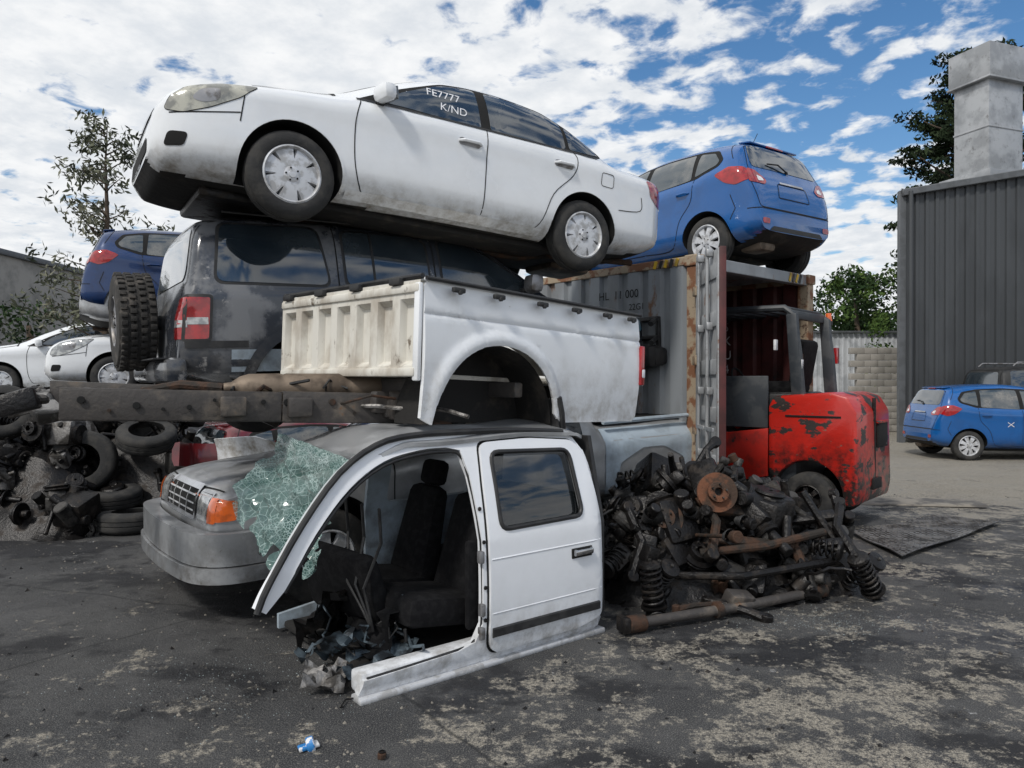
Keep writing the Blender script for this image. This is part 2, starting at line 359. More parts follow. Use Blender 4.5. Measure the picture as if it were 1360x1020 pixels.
def wheel(b,c,side,Rr=.31,w=.2,rim=.2,ns=6,wi=.02,wo=.055,rimmat='alloy',tyre='rubber',lug=False,T=None,disc=True):
    ax=Vector((0,side,0)); c=Vector(c)
    b.lathe([(rim,-w/2),(rim+.02,-w/2),(Rr-.035,-w/2),(Rr-.01,-w/2+.02),(Rr-.002,-w/2+.035),(Rr-.002,-.035),(Rr-.012,-.03),(Rr-.012,-.024),(Rr,-.02),(Rr,.02),(Rr-.012,.024),(Rr-.012,.03),(Rr-.002,.035),(Rr-.002,w/2-.035),(Rr-.01,w/2-.02),(Rr-.035,w/2),(rim+.03,w/2+.006),(rim+.008,w/2),(rim,w/2-.015)],c,ax,tyre,44,T)
    b.lathe([(rim+.004,w/2-.004),(rim-.008,w/2+.002),(rim-.018,w/2-.012),(rim-.02,w/2-.09)],c,ax,rimmat,44,T)
    b.lathe([(rim-.015,w/2-.085),(.0001,w/2-.085)],c,ax,'gap',32,T)
    h=w/2-.012
    for k in range(ns):
        a=2*math.pi*k/ns+.3; e=Vector((math.cos(a),0,math.sin(a)));q=Vector((-math.sin(a),0,math.cos(a)))
        r0,r1=.035,rim-.012
        vs=[];
        for r,wd,hh in ((r0,wi*1.3,h-.002),((r0+r1)/2,(wi+wo)/2*.9,h+.004),(r1,wo,h-.014)):
            for sg in (-1,1):
                vs.append(c+e*r+q*wd*sg+ax*hh); vs.append(c+e*r+q*wd*sg*1.15+ax*(hh-.03))
        fs=[]
        for i in (0,1):
            o=i*4; fs+=[(o,o+2,o+6,o+4),(o,o+4,o+5,o+1),(o+2,o+3,o+7,o+6)]
        b.add(vs,fs,rimmat,T)
    b.lathe([(.065,h-.03),(.062,h-.002),(.045,h+.006),(.028,h+.008),(.026,h+.016),(.0001,h+.018)],c,ax,rimmat,24,T)
    for k in range(5):
        a=2*math.pi*k/5; p=c+Vector((math.cos(a),0,math.sin(a)))*.045+ax*(h+.0)
        b.cyl(p,p+ax*.012,.007,'gap',n=6,T=T)
    if lug:
        for k in range(40):
            a=2*math.pi*k/40
            for row in (-1,-.35,.35,1):
                aa=a+(.08 if row in(-.35,1) else 0)
                p=c+Vector((math.cos(aa),0,math.sin(aa)))*(Rr+.002)+ax*row*(w/2-.035)
                b.box((0,0,0),(.024,.045,.038),tyre,bev=.004,T=(T or Matrix())@Matrix.Translation(p)@Matrix.Rotation(-aa,4,'Y'))

# ------------------------------------------------------------ car types
def sedan(name,loc,heading,pitch=0,roll=0,paint='white',detail=True,lens='lensold',text=None,dents=0):
    e=empty(name,loc,heading,pitch,roll)
    top=[(2.20,.54),(2.19,.62),(2.16,.70),(2.09,.79),(1.94,.865),(1.6,.945),(1.3,.995),(1.05,1.04),(.6,1.25),(.2,1.41),(-.02,1.46),(-.4,1.485),(-.85,1.46),(-1.12,1.38),(-1.38,1.245),(-1.62,1.11),(-1.74,1.085),(-2.0,1.085),(-2.27,1.075),(-2.34,.98),(-2.365,.75),(-2.38,.58)]
    bot=[(2.20,.32),(2.1,.22),(1.7,.2),(-1.4,.2),(-2.1,.27),(-2.38,.38)]
    plan=[(2.20,.54),(2.16,.64),(2.06,.72),(1.85,.79),(1.5,.845),(1.1,.86),(0,.87),(-1.3,.865),(-1.8,.83),(-2.15,.77),(-2.3,.70),(-2.38,.60)]
    belt=[(2.2,.9),(1,.945),(-1.6,1.0),(-2.4,1.02)]
    bvh=make_body(e,'body_shell',top,bot,plan,belt,1.485,paint,[(1.3,.32),(-1.3,.32)],.365,1.74,dents=dents)
    b=B()
    for s in (1,-1):
        dlo=rpoly([(.86,.975),(.5,1.17),(.1,1.35),(-.15,1.39),(-.5,1.405),(-.88,1.38),(-1.14,1.29),(-1.46,1.11),(-1.5,1.06),(-1.42,1.025)],.04)
        overlay(b,bvh,dlo,'y',s,'gap',.002)
        ribbon(b,bvh,[(.86,.972),(-1.42,1.022)],.016,'y',s,'black',.008)
        overlay(b,bvh,rpoly([(.66,1.0),(.48,1.14),(.12,1.32),(-.12,1.365),(-.2,1.37),(-.2,1.0)],.03),'y',s,'glass',.0055)
        overlay(b,bvh,rpoly([(-.29,1.0),(-.29,1.373),(-.5,1.378),(-.86,1.355),(-1.06,1.29),(-1.06,1.025)],.03),'y',s,'glass',.0055)
        overlay(b,bvh,rpoly([(-1.10,1.03),(-1.10,1.265),(-1.2,1.22),(-1.43,1.085),(-1.40,1.045)],.03),'y',s,'glass',.0055)
        g=.008
        ribbon(b,bvh,smooth2([(.83,.96),(.87,.8),(.86,.5),(.8,.32),(.72,.285),(.4,.28),(-.2,.28)]),g,'y',s,'gap')
        ribbon(b,bvh,[(-.245,.99),(-.245,.28)],g,'y',s,'gap')
        ribbon(b,bvh,smooth2([(-.245,.28),(-.7,.285),(-.82,.33),(-.93,.6),(-1.13,.8),(-1.17,.95),(-1.13,1.02)]),g,'y',s,'gap')
        ribbon(b,bvh,[(1.02,.98),(1.3,.925),(1.6,.885)],g,'y',s,'gap')
        ribbon(b,bvh,smooth2([(1.67,.66),(1.9,.62),(2.1,.59)]),g,'y',s,'gap')
        ribbon(b,bvh,[(1.65,.80),(1.67,.6)],g,'y',s,'gap')
        ribbon(b,bvh,smooth2([(-1.98,.78),(-1.97,.65),(-1.68,.6)]),g,'y',s,'gap')
        ribbon(b,bvh,[(-1.62,1.07),(-2.05,1.03),(-2.1,.98)],g,'y',s,'gap')
        if s==1: ribbon(b,bvh,rpoly([(-1.45,.9),(-1.45,.78),(-1.6,.78),(-1.6,.9)],.03),.006,'y',s,'gap',.003,True)
        hl=rpoly([(1.56,.862),(1.8,.845),(2.0,.785),(2.1,.70),(2.13,.61),(2.02,.60),(1.86,.66),(1.68,.76)],.03)
        overlay(b,bvh,hl,'y',s,lens,.006,.03)
        overlay(b,bvh,rpoly([(1.80,.80),(1.92,.775),(1.98,.70),(1.90,.68),(1.80,.72)],.04),'y',s,'alloyd',.008,.03)
        ribbon(b,bvh,hl,.008,'y',s,'gap',.004,True)
        overlay(b,bvh,rpoly([(-2.06,.97),(-2.25,.985),(-2.33,.93),(-2.36,.74),(-2.22,.76),(-2.12,.82)],.03),'y',s,'red',.005,.03)
        overlay(b,bvh,rpoly([(1.98,.47),(2.1,.47),(2.12,.37),(2.0,.38)],.03),'y',s,'gap',.004,.03)
        ribbon(b,bvh,[(.9,.275),(-.85,.275)],.05,'y',s,paint,.02)
        for hx,hz in ((-.08,.845),(-1.02,.875)):
            p=project(bvh,(hx,hz),'y',s,.0)
            overlay(b,bvh,rpoly([(hx+.1,hz+.028),(hx-.1,hz+.03),(hx-.1,hz-.03),(hx+.1,hz-.028)],.03),'y',s,'alloyd',.0035)
            b.tube([p+Vector((.1,0,0)),p+Vector((.06,s*.03,.004)),p+Vector((-.07,s*.034,.006)),p+Vector((-.11,0,.002))],[.011,.014,.014,.011],paint,8)
        p=project(bvh,(.68,.98),'y',s,0)
        b.box(p+Vector((.0,s*.10,.05)),(.12,.19,.13),paint,(0,8,s*12),.045)
        b.box(p+Vector((-.055,s*.10,.05)),(.02,.15,.10),'glass',(0,8,s*12),.008)
        b.box(p+Vector((0,s*.02,.0)),(.07,.08,.03),'black',bev=.01)
        for wx in (1.3,-1.3):
            ribbon(b,bvh,[(wx+.372*math.cos(a),.32+.372*math.sin(a)) for a in np.linspace(.15,2.99,30)],.012,'y',s,paint,.007)
        for wx in (1.3,-1.3):
            wheel(b,(wx,s*.745,.31),s,.315,.195,.205,7,.036,.072)
            b.cyl((wx,s*.3,.31),(wx,s*.66,.31),.05,'greasy')
    overlay(b,bvh,rpoly([(.98,-.62),(.98,.62),(.2,.50),(.12,.3),(.10,0),(.12,-.3),(.2,-.50)],.06),'z',1,'glass',.004)
    overlay(b,bvh,rpoly([(-1.15,-.5),(-1.15,.5),(-1.56,.58),(-1.56,-.58)],.06),'z',1,'glass',.004)
    ribbon(b,bvh,[(1.02,.78),(1.0,.5),(1.06,0),(1.0,-.5),(1.02,-.78)],.03,'z',1,'gap',.003)
    overlay(b,bvh,rpoly([(-.48,.62),(.48,.62),(.40,.70),(-.40,.70)],.03),'x',1,'gap',.006)
    overlay(b,bvh,rpoly([(-.50,.36),(.50,.36),(.45,.47),(-.45,.47)],.03),'x',1,'gap',.006)
    ribbon(b,bvh,[(-.40,.66),(.40,.66)],.014,'x',1,'chrome',.012)
    overlay(b,bvh,rpoly([(-.26,.55),(.26,.55),(.26,.64),(-.26,.64)],.01),'x',-1,'mark',.006)
    b.box((0,0,.19),(2.3,1.2,.05),'under',bev=.01)
    b.tube([(1.2,.1,.16),(.4,.1,.15),(-1.0,.2,.15),(-1.3,.3,.2),(-2.2,.45,.24)],.03,'rust')
    b.box((-1.75,-.2,.2),(.5,.5,.12),'muffler',bev=.05)
    b.box((1.5,0,.18),(.7,.9,.08),'greasy',bev=.03)
    if text:
        for i,t in enumerate(text):
            V,F=text2d(t,.10)
            b.add([project(bvh,(.27-.10*i-v[0]-.15*v[1],1.185-.115*i+v[1]-.0*v[0]),'y',1,.008) for v in V],F,'mark')
    b.fin('trim_and_wheels',e); return e

def hatch(name,loc,heading,pitch=0,roll=0,paint='blue',marks=False,dents=0):
    e=empty(name,loc,heading,pitch,roll)
    top=[(2.0,.5),(1.985,.6),(1.93,.72),(1.78,.83),(1.5,.92),(1.2,1.0),(1.05,1.05),(.6,1.27),(.2,1.43),(-.1,1.495),(-.5,1.52),(-1.0,1.505),(-1.4,1.46),(-1.54,1.42),(-1.64,1.25),(-1.73,1.05),(-1.78,.94),(-1.82,.80),(-1.85,.62),(-1.86,.52)]
    bot=[(2.0,.32),(1.9,.22),(1.5,.2),(-1.3,.21),(-1.7,.27),(-1.86,.36)]
    plan=[(2.0,.46),(1.95,.6),(1.85,.69),(1.6,.78),(1.2,.835),(.5,.845),(-1.2,.85),(-1.5,.82),(-1.7,.76),(-1.8,.70),(-1.86,.62)]
    belt=[(2.0,.88),(1,.95),(-.8,1.0),(-1.4,1.08),(-1.86,1.1)]
    bvh=make_body(e,'body_shell',top,bot,plan,belt,1.52,paint,[(1.25,.3),(-1.22,.3)],.345,1.7,k=.2,dents=dents)
    b=B()
    for s in (1,-1):
        overlay(b,bvh,rpoly([(.9,.98),(.5,1.19),(.12,1.375),(-.1,1.415),(-.5,1.435),(-1.0,1.415),(-1.3,1.36),(-1.42,1.22),(-1.38,1.14),(-1.1,1.05)],.04),'y',s,'gap',.002)
        overlay(b,bvh,rpoly([(.66,1.01),(.44,1.17),(.1,1.34),(-.1,1.38),(-.18,1.385),(-.18,1.01)],.03),'y',s,'glassdirty',.0055)
        overlay(b,bvh,rpoly([(-.26,1.015),(-.26,1.39),(-.5,1.405),(-.95,1.388),(-1.0,1.06)],.03),'y',s,'glassdirty',.0055)
        overlay(b,bvh,rpoly([(-1.05,1.08),(-1.03,1.375),(-1.26,1.33),(-1.37,1.21),(-1.34,1.16)],.03),'y',s,'glassdirty',.0055)
        g=.008
        ribbon(b,bvh,smooth2([(.84,.98),(.88,.8),(.86,.45),(.76,.3),(-.2,.28)]),g,'y',s,'gap')
        ribbon(b,bvh,smooth2([(-.22,1.0),(-.22,.28)])+smooth2([(-.22,.28),(-.7,.3),(-.85,.6),(-1.02,.8),(-1.06,1.05)]),g,'y',s,'gap')
        ribbon(b,bvh,[(-1.56,.78),(-1.62,.62),(-1.56,.5)],g,'y',s,'gap')
        ribbon(b,bvh,[(-1.40,1.43),(-1.54,1.2)],g,'y',s,'gap')
        overlay(b,bvh,rpoly([(1.5,.85),(1.75,.80),(1.88,.68),(1.8,.62),(1.6,.72)],.03),'y',s,'lens',.005,.03)
        overlay(b,bvh,rpoly([(-1.36,1.03),(-1.52,1.10),(-1.68,1.08),(-1.75,.93),(-1.62,.88),(-1.5,.92)],.03),'y',s,'red',.006,.03)
        overlay(b,bvh,rpoly([(s*.72,.90),(s*.70,1.07),(s*.58,1.05),(s*.45,.94),(s*.5,.89)],.03),'x',-1,'red',.007,.03)
        overlay(b,bvh,rpoly([(s*.60,.92),(s*.60,.99),(s*.52,.97),(s*.50,.93)],.02),'x',-1,'mark',.010,.03)
        overlay(b,bvh,rpoly([(s*.62,.44),(s*.62,.50),(s*.50,.50),(s*.50,.44)],.02),'x',-1,'red',.006,.03)
        for hx,hz in ((-.06,.86),(-.9,.9)):
            p=project(bvh,(hx,hz),'y',s,.0)
            b.tube([p+Vector((.09,0,0)),p+Vector((.06,s*.03,.004)),p+Vector((-.06,s*.032,.006)),p+Vector((-.1,0,.002))],[.01,.013,.013,.01],paint,8)
        p=project(bvh,(.68,1.0),'y',s,0)
        b.box(p+Vector((.0,s*.10,.05)),(.11,.19,.12),paint,(0,8,s*12),.04)
        for wx in (1.25,-1.22):
            wheel(b,(wx,s*.73,.295),s,.3,.185,.2,8,.018,.045)
            b.cyl((wx,s*.3,.3),(wx,s*.66,.3),.05,'greasy')
            ribbon(b,bvh,[(wx+.352*math.cos(a),.3+.352*math.sin(a)) for a in np.linspace(.15,2.99,26)],.012,'y',s,paint,.007)
    overlay(b,bvh,rpoly([(1.0,-.6),(1.0,.6),(.2,.5),(.12,0),(.2,-.5)],.06),'z',1,'glass',.004)
    overlay(b,bvh,rpoly([(-.62,1.10),(.62,1.10),(.54,1.39),(-.54,1.39)],.08),'x',-1,'glass',.005)
    ribbon(b,bvh,rpoly([(-.64,.62),(.64,.62),(.70,.9),(.66,1.1),(.56,1.38),(-.56,1.38),(-.66,1.1),(-.70,.9)],.05),.008,'x',-1,'gap',.003,True)
    b.box((-1.47,0,1.452),(.16,.9,.022),paint,(0,-8,0),.01)
    b.box((-1.555,0,1.432),(.02,.3,.018),'red',bev=.004)
    ribbon(b,bvh,rpoly([(-.29,.76),(.29,.76),(.26,.93),(-.26,.93)],.03),.01,'x',-1,'gap',.005,True)
    ribbon(b,bvh,[(-.22,.945),(.22,.945)],.022,'x',-1,'chrome',.01)
    ribbon(b,bvh,[(-.74,.6),(-.6,.61),(.6,.61),(.74,.6)],.01,'x',-1,'gap',.004)
    overlay(b,bvh,rpoly([(-.5,.37),(.5,.37),(.44,.42),(-.44,.42)],.02),'x',-1,'black',.006)
    p=project(bvh,(.0,1.10),'x',-1,.02)
    b.tube([p,p+Vector((.01,.16,.07)),p+Vector((.03,.33,.06))],.009,'black',6)
    b.tube([p+Vector((-.0,0,0)),p+Vector((.05,.0,0))],.02,'black',8)
    b.tube([(-1.2,.0,1.5),(-1.32,0,1.68)],.004,'black',6)
    overlay(b,bvh,rpoly([(-.36,.6),(.36,.6),(.3,.68),(-.3,.68)],.03),'x',1,'gap',.006)
    overlay(b,bvh,rpoly([(-.42,.34),(.42,.34),(.38,.46),(-.38,.46)],.03),'x',1,'gap',.006)
    b.box((0,0,.2),(2.3,1.1,.05),'under',bev=.01)
    b.box((-1.55,.3,.24),(.3,.3,.12),'muffler',bev=.05)
    b.box((-1.22,0,.3),(.1,1.2,.08),'greasy',bev=.03)
    if marks:
        V,F=text2d('GBI67',.12)
        b.add([project(bvh,(.0+v[0],1.16+v[1]),'y',-1,.009) for v in V],F,'mark')
        for cx,cz in ((-.45,.72),(-.12,.71)):
            for q in (1,-1): ribbon(b,bvh,[(cx-.06,cz-.045*q),(cx+.06,cz+.045*q)],.012,'y',-1,'mark',.008)
    b.fin('trim_and_wheels',e); return e

def suv(name,loc,heading,pitch=0,roll=0,paint='suv',hero=False,wheels=True):
    e=empty(name,loc,heading,pitch,roll)
    top=[(2.38,.8),(2.36,.95),(2.3,1.05),(2.1,1.13),(1.4,1.2),(1.12,1.25),(.8,1.46),(.45,1.68),(.25,1.75),(0,1.785),(-.8,1.805),(-1.7,1.79),(-2.0,1.75),(-2.08,1.68),(-2.14,1.38),(-2.2,1.12),(-2.24,.95),(-2.25,.7)]
    bot=[(2.38,.55),(2.2,.45),(-1.9,.47),(-2.25,.55)]
    plan=[(2.38,.66),(2.3,.75),(2.1,.81),(1.6,.84),(0,.86),(-1.7,.86),(-2.05,.83),(-2.18,.79),(-2.25,.74)]
    belt=[(2.4,1.12),(1,1.15),(-2.2,1.17)]
    bvh=make_body(e,'body_shell',top,bot,plan,belt,1.805,paint,[(1.36,.42),(-1.32,.42)],.44,1.72,zmid=.8,k=.15,n=9,crown=.04,step=.02)
    b=B()
    for s in (1,-1):
        for w in ([(-1.98,1.24),(-1.92,1.68),(-1.2,1.70),(-1.13,1.24)],[(-.98,1.24),(-.98,1.69),(-.34,1.69),(-.24,1.65),(-.24,1.24)],[(-.1,1.24),(-.1,1.685),(.18,1.65),(.40,1.56),(.86,1.27),(.84,1.24)]):
            cx=sum(p[0] for p in w)/len(w)
            overlay(b,bvh,rpoly([(x+(.022 if x>cx else -.022),z+(.02 if z>1.45 else -.02)) for x,z in w],.08),'y',s,'black',.002)
            overlay(b,bvh,rpoly(w,.07),'y',s,'glass',.006)
        ribbon(b,bvh,[(-.74,1.25),(-.74,1.69)],.02,'y',s,'black',.009)
        g=.01
        ribbon(b,bvh,[(.92,1.2),(.92,.6),(.8,.52),(-.16,.52)],g,'y',s,'gap')
        ribbon(b,bvh,[(-.17,1.72),(-.17,.52),(-.85,.52),(-.98,.8),(-1.05,.95),(-1.05,1.72)],g,'y',s,'gap')
        ribbon(b,bvh,[(-1.9,1.73),(-1.0,1.75),(.2,1.71)],.014,'y',s,'black',.008)
        ribbon(b,bvh,[(.92,.78),(-.95,.78)],.07,'y',s,'black',.014)
        ribbon(b,bvh,[(-1.78,.78),(-2.2,.78)],.05,'y',s,'black',.012)
        overlay(b,bvh,rpoly([(-2.03,1.12),(-2.17,1.12),(-2.2,.82),(-2.05,.82)],.02),'y',s,'red',.012,.03)
        ribbon(b,bvh,rpoly([(-2.02,1.13),(-2.18,1.13),(-2.21,.81),(-2.04,.81)],.02),.02,'y',s,'black',.013,True)
        ribbon(b,bvh,[(-2.05,.95),(-2.18,.95)],.05,'y',s,'lens',.015)
        overlay(b,bvh,rpoly([(s*.80,1.12),(s*.80,.82),(s*.66,.82),(s*.66,1.12)],.02),'x',-1,'red',.012,.03)
        ribbon(b,bvh,[(s*.79,.93),(s*.67,.93)],.05,'x',-1,'lens',.015)
        for wx in (1.36,-1.32):
            ribbon(b,bvh,[(wx+.48*math.cos(a),.42+.48*math.sin(a)) for a in np.linspace(.1,3.04,30)],.08,'y',s,paint,.025)
            if wheels and not(hero and s==-1 and wx<0): wheel(b,(wx,s*.74,.38),s,.38,.25,.21,6,.03,.06,'alloyd')
        p=project(bvh,(.74,1.24),'y',s,0)
        b.box(p+Vector((.02,s*.14,.07)),(.14,.22,.17),'alloyd' if hero else paint,(0,5,s*12),.05)
        b.box(p+Vector((.0,s*.03,.02)),(.08,.1,.04),'black',bev=.01)
        for hx,hz in ((-.0,1.06),(-.88,1.06)):
            q=project(bvh,(hx,hz),'y',s,0)
            b.box(q,(.2,.05,.05),'black',bev=.015)
        if not hero: b.tube([(.1,s*.62,1.80),(0,s*.62,1.87),(-1.7,s*.62,1.88),(-1.8,s*.62,1.80)],.018,'alloyd')
        overlay(b,bvh,rpoly([(s*.75,1.0),(s*.75,.82),(s*.45,.82),(s*.45,1.0)],.03),'x',1,'lens',.01)
    overlay(b,bvh,rpoly([(1.06,-.68),(1.06,.68),(.42,.58),(.36,0),(.42,-.58)],.06),'z',1,'glass',.005)
    overlay(b,bvh,rpoly([(-.62,1.26),(.62,1.26),(.56,1.66),(-.56,1.66)],.08),'x',-1,'glass',.006)
    ribbon(b,bvh,[(-.62,1.2),(-.7,1.24),(-.62,1.71),(.62,1.71),(.7,1.24),(.66,.62),(-.66,.62),(-.62,1.2)],.01,'x',-1,'gap',.004)
    overlay(b,bvh,rpoly([(-.4,.82),(.4,.82),(.4,1.0),(-.4,1.0)],.03),'x',1,'gap',.008)
    b.box((-2.27,0,.60),(.16,1.66,.18),paint if hero else 'black',bev=.05); b.box((-2.36,0,.685),(.1,1.5,.012),'black',bev=.003)
    b.box((2.42,0,.62),(.22,1.7,.24),'black',bev=.06)
    b.box((0,0,.46),(3.6,.9,.1),'under',bev=.02)
    for s in (1,-1): b.box((0,s*.42,.43),(4.2,.08,.12),'frame',bev=.02)
    b.tube([(-2.3,.0,.5),(-1.3,0,.36),(1.3,0,.4)],.04,'frame')
    b.cyl((-1.32,-.8,.38),(-1.32,.8,.38),.045,'greasy')
    if hero:
        T=Matrix.Translation((-2.42,.14,1.0))@Matrix.Rotation(math.pi/2,4,'Z')
        wheel(b,(0,0,0),1,.38,.27,.20,6,.02,.05,'alloyd','tyre_dusty',True,T)
        b.cyl((-2.2,.14,1.0),(-2.42,.14,1.0),.06,'black')
        for z,r in ((1.02,.03),(.82,.028)):
            b.tube([(2.35,-.84,z-.06),(2.5,-.78,z),(2.56,-.3,z),(2.56,.3,z),(2.5,.78,z),(2.35,.84,z-.06)],r,'black')
        for y in (-.35,.35,-.78,.78): b.box((2.52,y,.8),(.05,.05,.5),'black',bev=.015)
        b.box((2.48,0,.62),(.2,1.74,.2),'black',bev=.05)
        b.tube([(.5,-.72,1.71),(.2,-.71,1.755),(-1.9,-.71,1.77)],.008,'black',6)
        b.box((-1.9,-.76,1.16),(.07,.03,.05),'black')
        overlay(b,bvh,rpoly([(1.15,-.72),(1.15,.72),(2.3,.70),(2.3,-.70)],.06),'z',1,'suvblue',.006)
        overlay(b,bvh,rpoly([(.95,1.15),(2.2,1.08),(2.3,.9),(1.9,.82),(1.0,.95)],.04),'y',-1,'suvblue',.006)
        ribbon(b,bvh,[(-1.9,.66),(-.95,.66)],.16,'y',-1,'bluegrey',.010)
    b.fin('trim_and_wheels',e); return e

def silver_ute():
    e=empty('silver_pickup_truck',(-.51,6.94,.0),216.9,pitch=.6)
    top=[(2.42,.62),(2.40,.80),(2.34,.88),(2.2,.93),(1.6,1.0),(1.2,1.05),(1.1,1.07),(.7,1.25),(.4,1.33),(.2,1.36),(-.9,1.36),(-1.0,1.34),(-1.05,1.20),(-1.1,1.17),(-2.7,1.20),(-2.72,1.17),(-2.75,.8)]
    bot=[(2.42,.50),(2.3,.42),(-2.5,.45),(-2.75,.5)]
    plan=[(2.42,.72),(2.37,.78),(2.2,.81),(1.7,.83),(0,.85),(-2.6,.85),(-2.75,.83)]
    belt=[(2.4,.98),(1,1.02),(-2.75,1.04)]
    bvh=make_body(e,'body_shell',top,bot,plan,belt,1.4,'silver',[(1.62,.38),(-1.75,.38)],.42,1.7,zmid=.7,k=.12,n=9,dents=.012)
    b=B()
    for s in (1,-1):
        overlay(b,bvh,rpoly([(s*.44,.84),(s*.44,.67),(s*.66,.67),(s*.66,.84)],.02),'x',1,'lens',.012,.03)
        ribbon(b,bvh,rpoly([(s*.43,.85),(s*.43,.66),(s*.67,.66),(s*.67,.85)],.02),.014,'x',1,'chrome',.012,True)
        overlay(b,bvh,rpoly([(s*.68,.83),(s*.68,.67),(s*.77,.67),(s*.77,.83)],.02),'x',1,'amber',.012,.03)
        overlay(b,bvh,rpoly([(2.39,.83),(2.39,.68),(2.26,.69),(2.25,.82)],.02),'y',s,'amber',.012,.03)
        ribbon(b,bvh,[(2.2,.9),(1.2,1.01)],.01,'y',s,'gap',.004)
        ribbon(b,bvh,[(1.1,1.0),(1.1,.5)],.01,'y',s,'gap',.004)
        overlay(b,bvh,rpoly([(1.0,1.06),(.6,1.2),(.2,1.28),(-.85,1.28),(-.85,1.06)],.04),'y',s,'glass',.004)
        for wx in (1.62,-1.75):
            wheel(b,(wx,s*.72,.34),s,.35,.22,.2,6,.03,.06,'alloy','rubber')
            ribbon(b,bvh,[(wx+.45*math.cos(a),.38+.45*math.sin(a)) for a in np.linspace(.1,3.04,30)],.06,'y',s,'silver',.022)
        b.tube([(-1.12,s*.80,1.19),(-2.7,s*.80,1.22)],.022,'bluegrey')
        overlay(b,bvh,rpoly([(-1.1,1.12),(-2.68,1.14),(-2.68,.55),(-2.2,.52),(-2.2,.8),(-1.9,.93),(-1.6,.93),(-1.3,.8),(-1.25,.52),(-1.1,.52)],.03),'y',s,'bluegrey',.006)
    overlay(b,bvh,rpoly([(-.38,.67),(.38,.67),(.38,.85),(-.38,.85)],.03),'x',1,'gap',.005)
    ribbon(b,bvh,rpoly([(-.39,.66),(.39,.66),(.39,.86),(-.39,.86)],.03),.03,'x',1,'chrome',.018,True)
    for z in (.71,.76,.81): ribbon(b,bvh,[(-.37,z),(.37,z)],.012,'x',1,'alloy',.022)
    for y in (-.19,0,.19): ribbon(b,bvh,[(y,.68),(y,.84)],.014,'x',1,'alloy',.026)
    ribbon(b,bvh,[(2.31,-.72),(2.345,-.4),(2.35,0),(2.345,.4),(2.31,.72)],.012,'z',1,'gap',.004)
    P=smooth2([(2.02,.84),(2.2,.865),(2.36,.84),(2.45,.70),(2.49,.35),(2.50,0),(2.49,-.35),(2.45,-.70),(2.36,-.84),(2.2,-.865),(2.02,-.84)],4)[::-1]
    b.sweep(P,[(-.10,.42),(.0,.42),(.015,.44),(.02,.50),(.005,.515),(.005,.525),(.03,.54),(.035,.59),(.02,.62),(-.04,.63),(-.10,.63)][::-1],'bumper')
    b.sweep(P,[(-.12,.31),(-.03,.30),(.0,.32),(.01,.40),(-.01,.415),(-.12,.41)][::-1],'bumper')
    b.box((2.545,0,.57),(.012,.36,.10),'black',bev=.004)
    for y in (-.52,.52): b.box((2.492,y,.47),(.05,.2,.055),'gap',bev=.01)
    b.box((2.51,0,.465),(.03,.6,.06),'gap',bev=.01); b.box((2.50,0,.355),(.03,.9,.035),'gap',bev=.01)
    overlay(b,bvh,rpoly([(1.1,-.66),(1.1,.66),(.55,.6),(.55,-.6)],.06),'z',1,'glass',.005)
    ribbon(b,bvh,[(1.14,.74),(1.14,-.74)],.05,'z',1,'black',.006)
    b.box((-1.9,0,1.20),(1.5,1.4,.02),'under',bev=.004)
    b.box((0,0,.45),(4.6,.8,.1),'under',bev=.02)
    b.fin('trim_and_wheels',e)
silver_ute()

sedan('white_sedan',(-.917,6.63,2.67),212.2,pitch=-3.5,text=['FE7777','K/ND'])
suv('grey_suv',(-.93,7.19,1.15),34,pitch=-2.0,hero=True)
hatch('blue_hatchback',(2.215,10.04,2.9),124.8)
hatch('blue_hatchback',(10.35,15.4,0),-4,marks=True)
suv('black_suv',(13.1,17.3,.12),0,paint='black')
# left stacks
hatch('maroon_hatchback',(-2.7,10.6,-.42),40,paint='maroon',dents=.02)
sedan('white_sedan',(-5.2,12.4,1.32),208,pitch=-1,lens='lens')
sedan('silver_sedan',(-4.55,12.5,2.18),30,paint='silver',lens='lens',dents=.03)
hatch('navy_hatchback',(-4.95,12.2,2.42),30,roll=0,pitch=-1,paint='blue2')
sedan('white_sedan',(-8.4,14.6,1.25),205,lens='lens')
hatch('white_hatchback',(-7.4,13.4,-.05),205,paint='white',dents=.03)
hatch('silver_hatchback',(-9.9,15.2,-.05),25,paint='silver',dents=.03)

# ------------------------------------------------------------ sheet helper for open shells
def sheet(b,loops,fn,mat,thick=.02,step=.05):
    if not isinstance(loops[0][0],(tuple,list)): loops=[loops]
    V,F=fill2d(loops,step)
    P=[Vector(fn(*p)) for p in V]
    FF=[]
    for f in F:
        a=sum(V[f[i]][0]*V[f[(i+1)%len(f)]][1]-V[f[(i+1)%len(f)]][0]*V[f[i]][1] for i in range(len(f)))
        FF.append(list(f) if a>=0 else list(f)[::-1])
    NN=[Vector((0,0,0)) for _ in P]
    for f in FF:
        nn=Vector((0,0,0))
        for i in range(1,len(f)-1): nn+=(P[f[i]]-P[f[0]]).cross(P[f[i+1]]-P[f[0]])
        for i in f: NN[i]+=nn
    n=len(P); tot=Vector((0,0,0))
    for q in NN: tot+=q
    tot.normalize()
    Q=[]
    for p,q in zip(P,NN):
        q=q.normalized() if q.length>1e-12 else tot
        if q.dot(tot)<.2: q=tot
        Q.append(p-q*thick)
    ed={}
    for f in FF:
        for i in range(len(f)):
            k=(f[i],f[(i+1)%len(f)]); ed[k]=1
    faces=[f for f in FF]+[[i+n for i in f][::-1] for f in FF]
    for (i,j) in ed:
        if (j,i) not in ed: faces.append([j,i,i+n,j+n])
    b.add(P+Q,faces,mat)
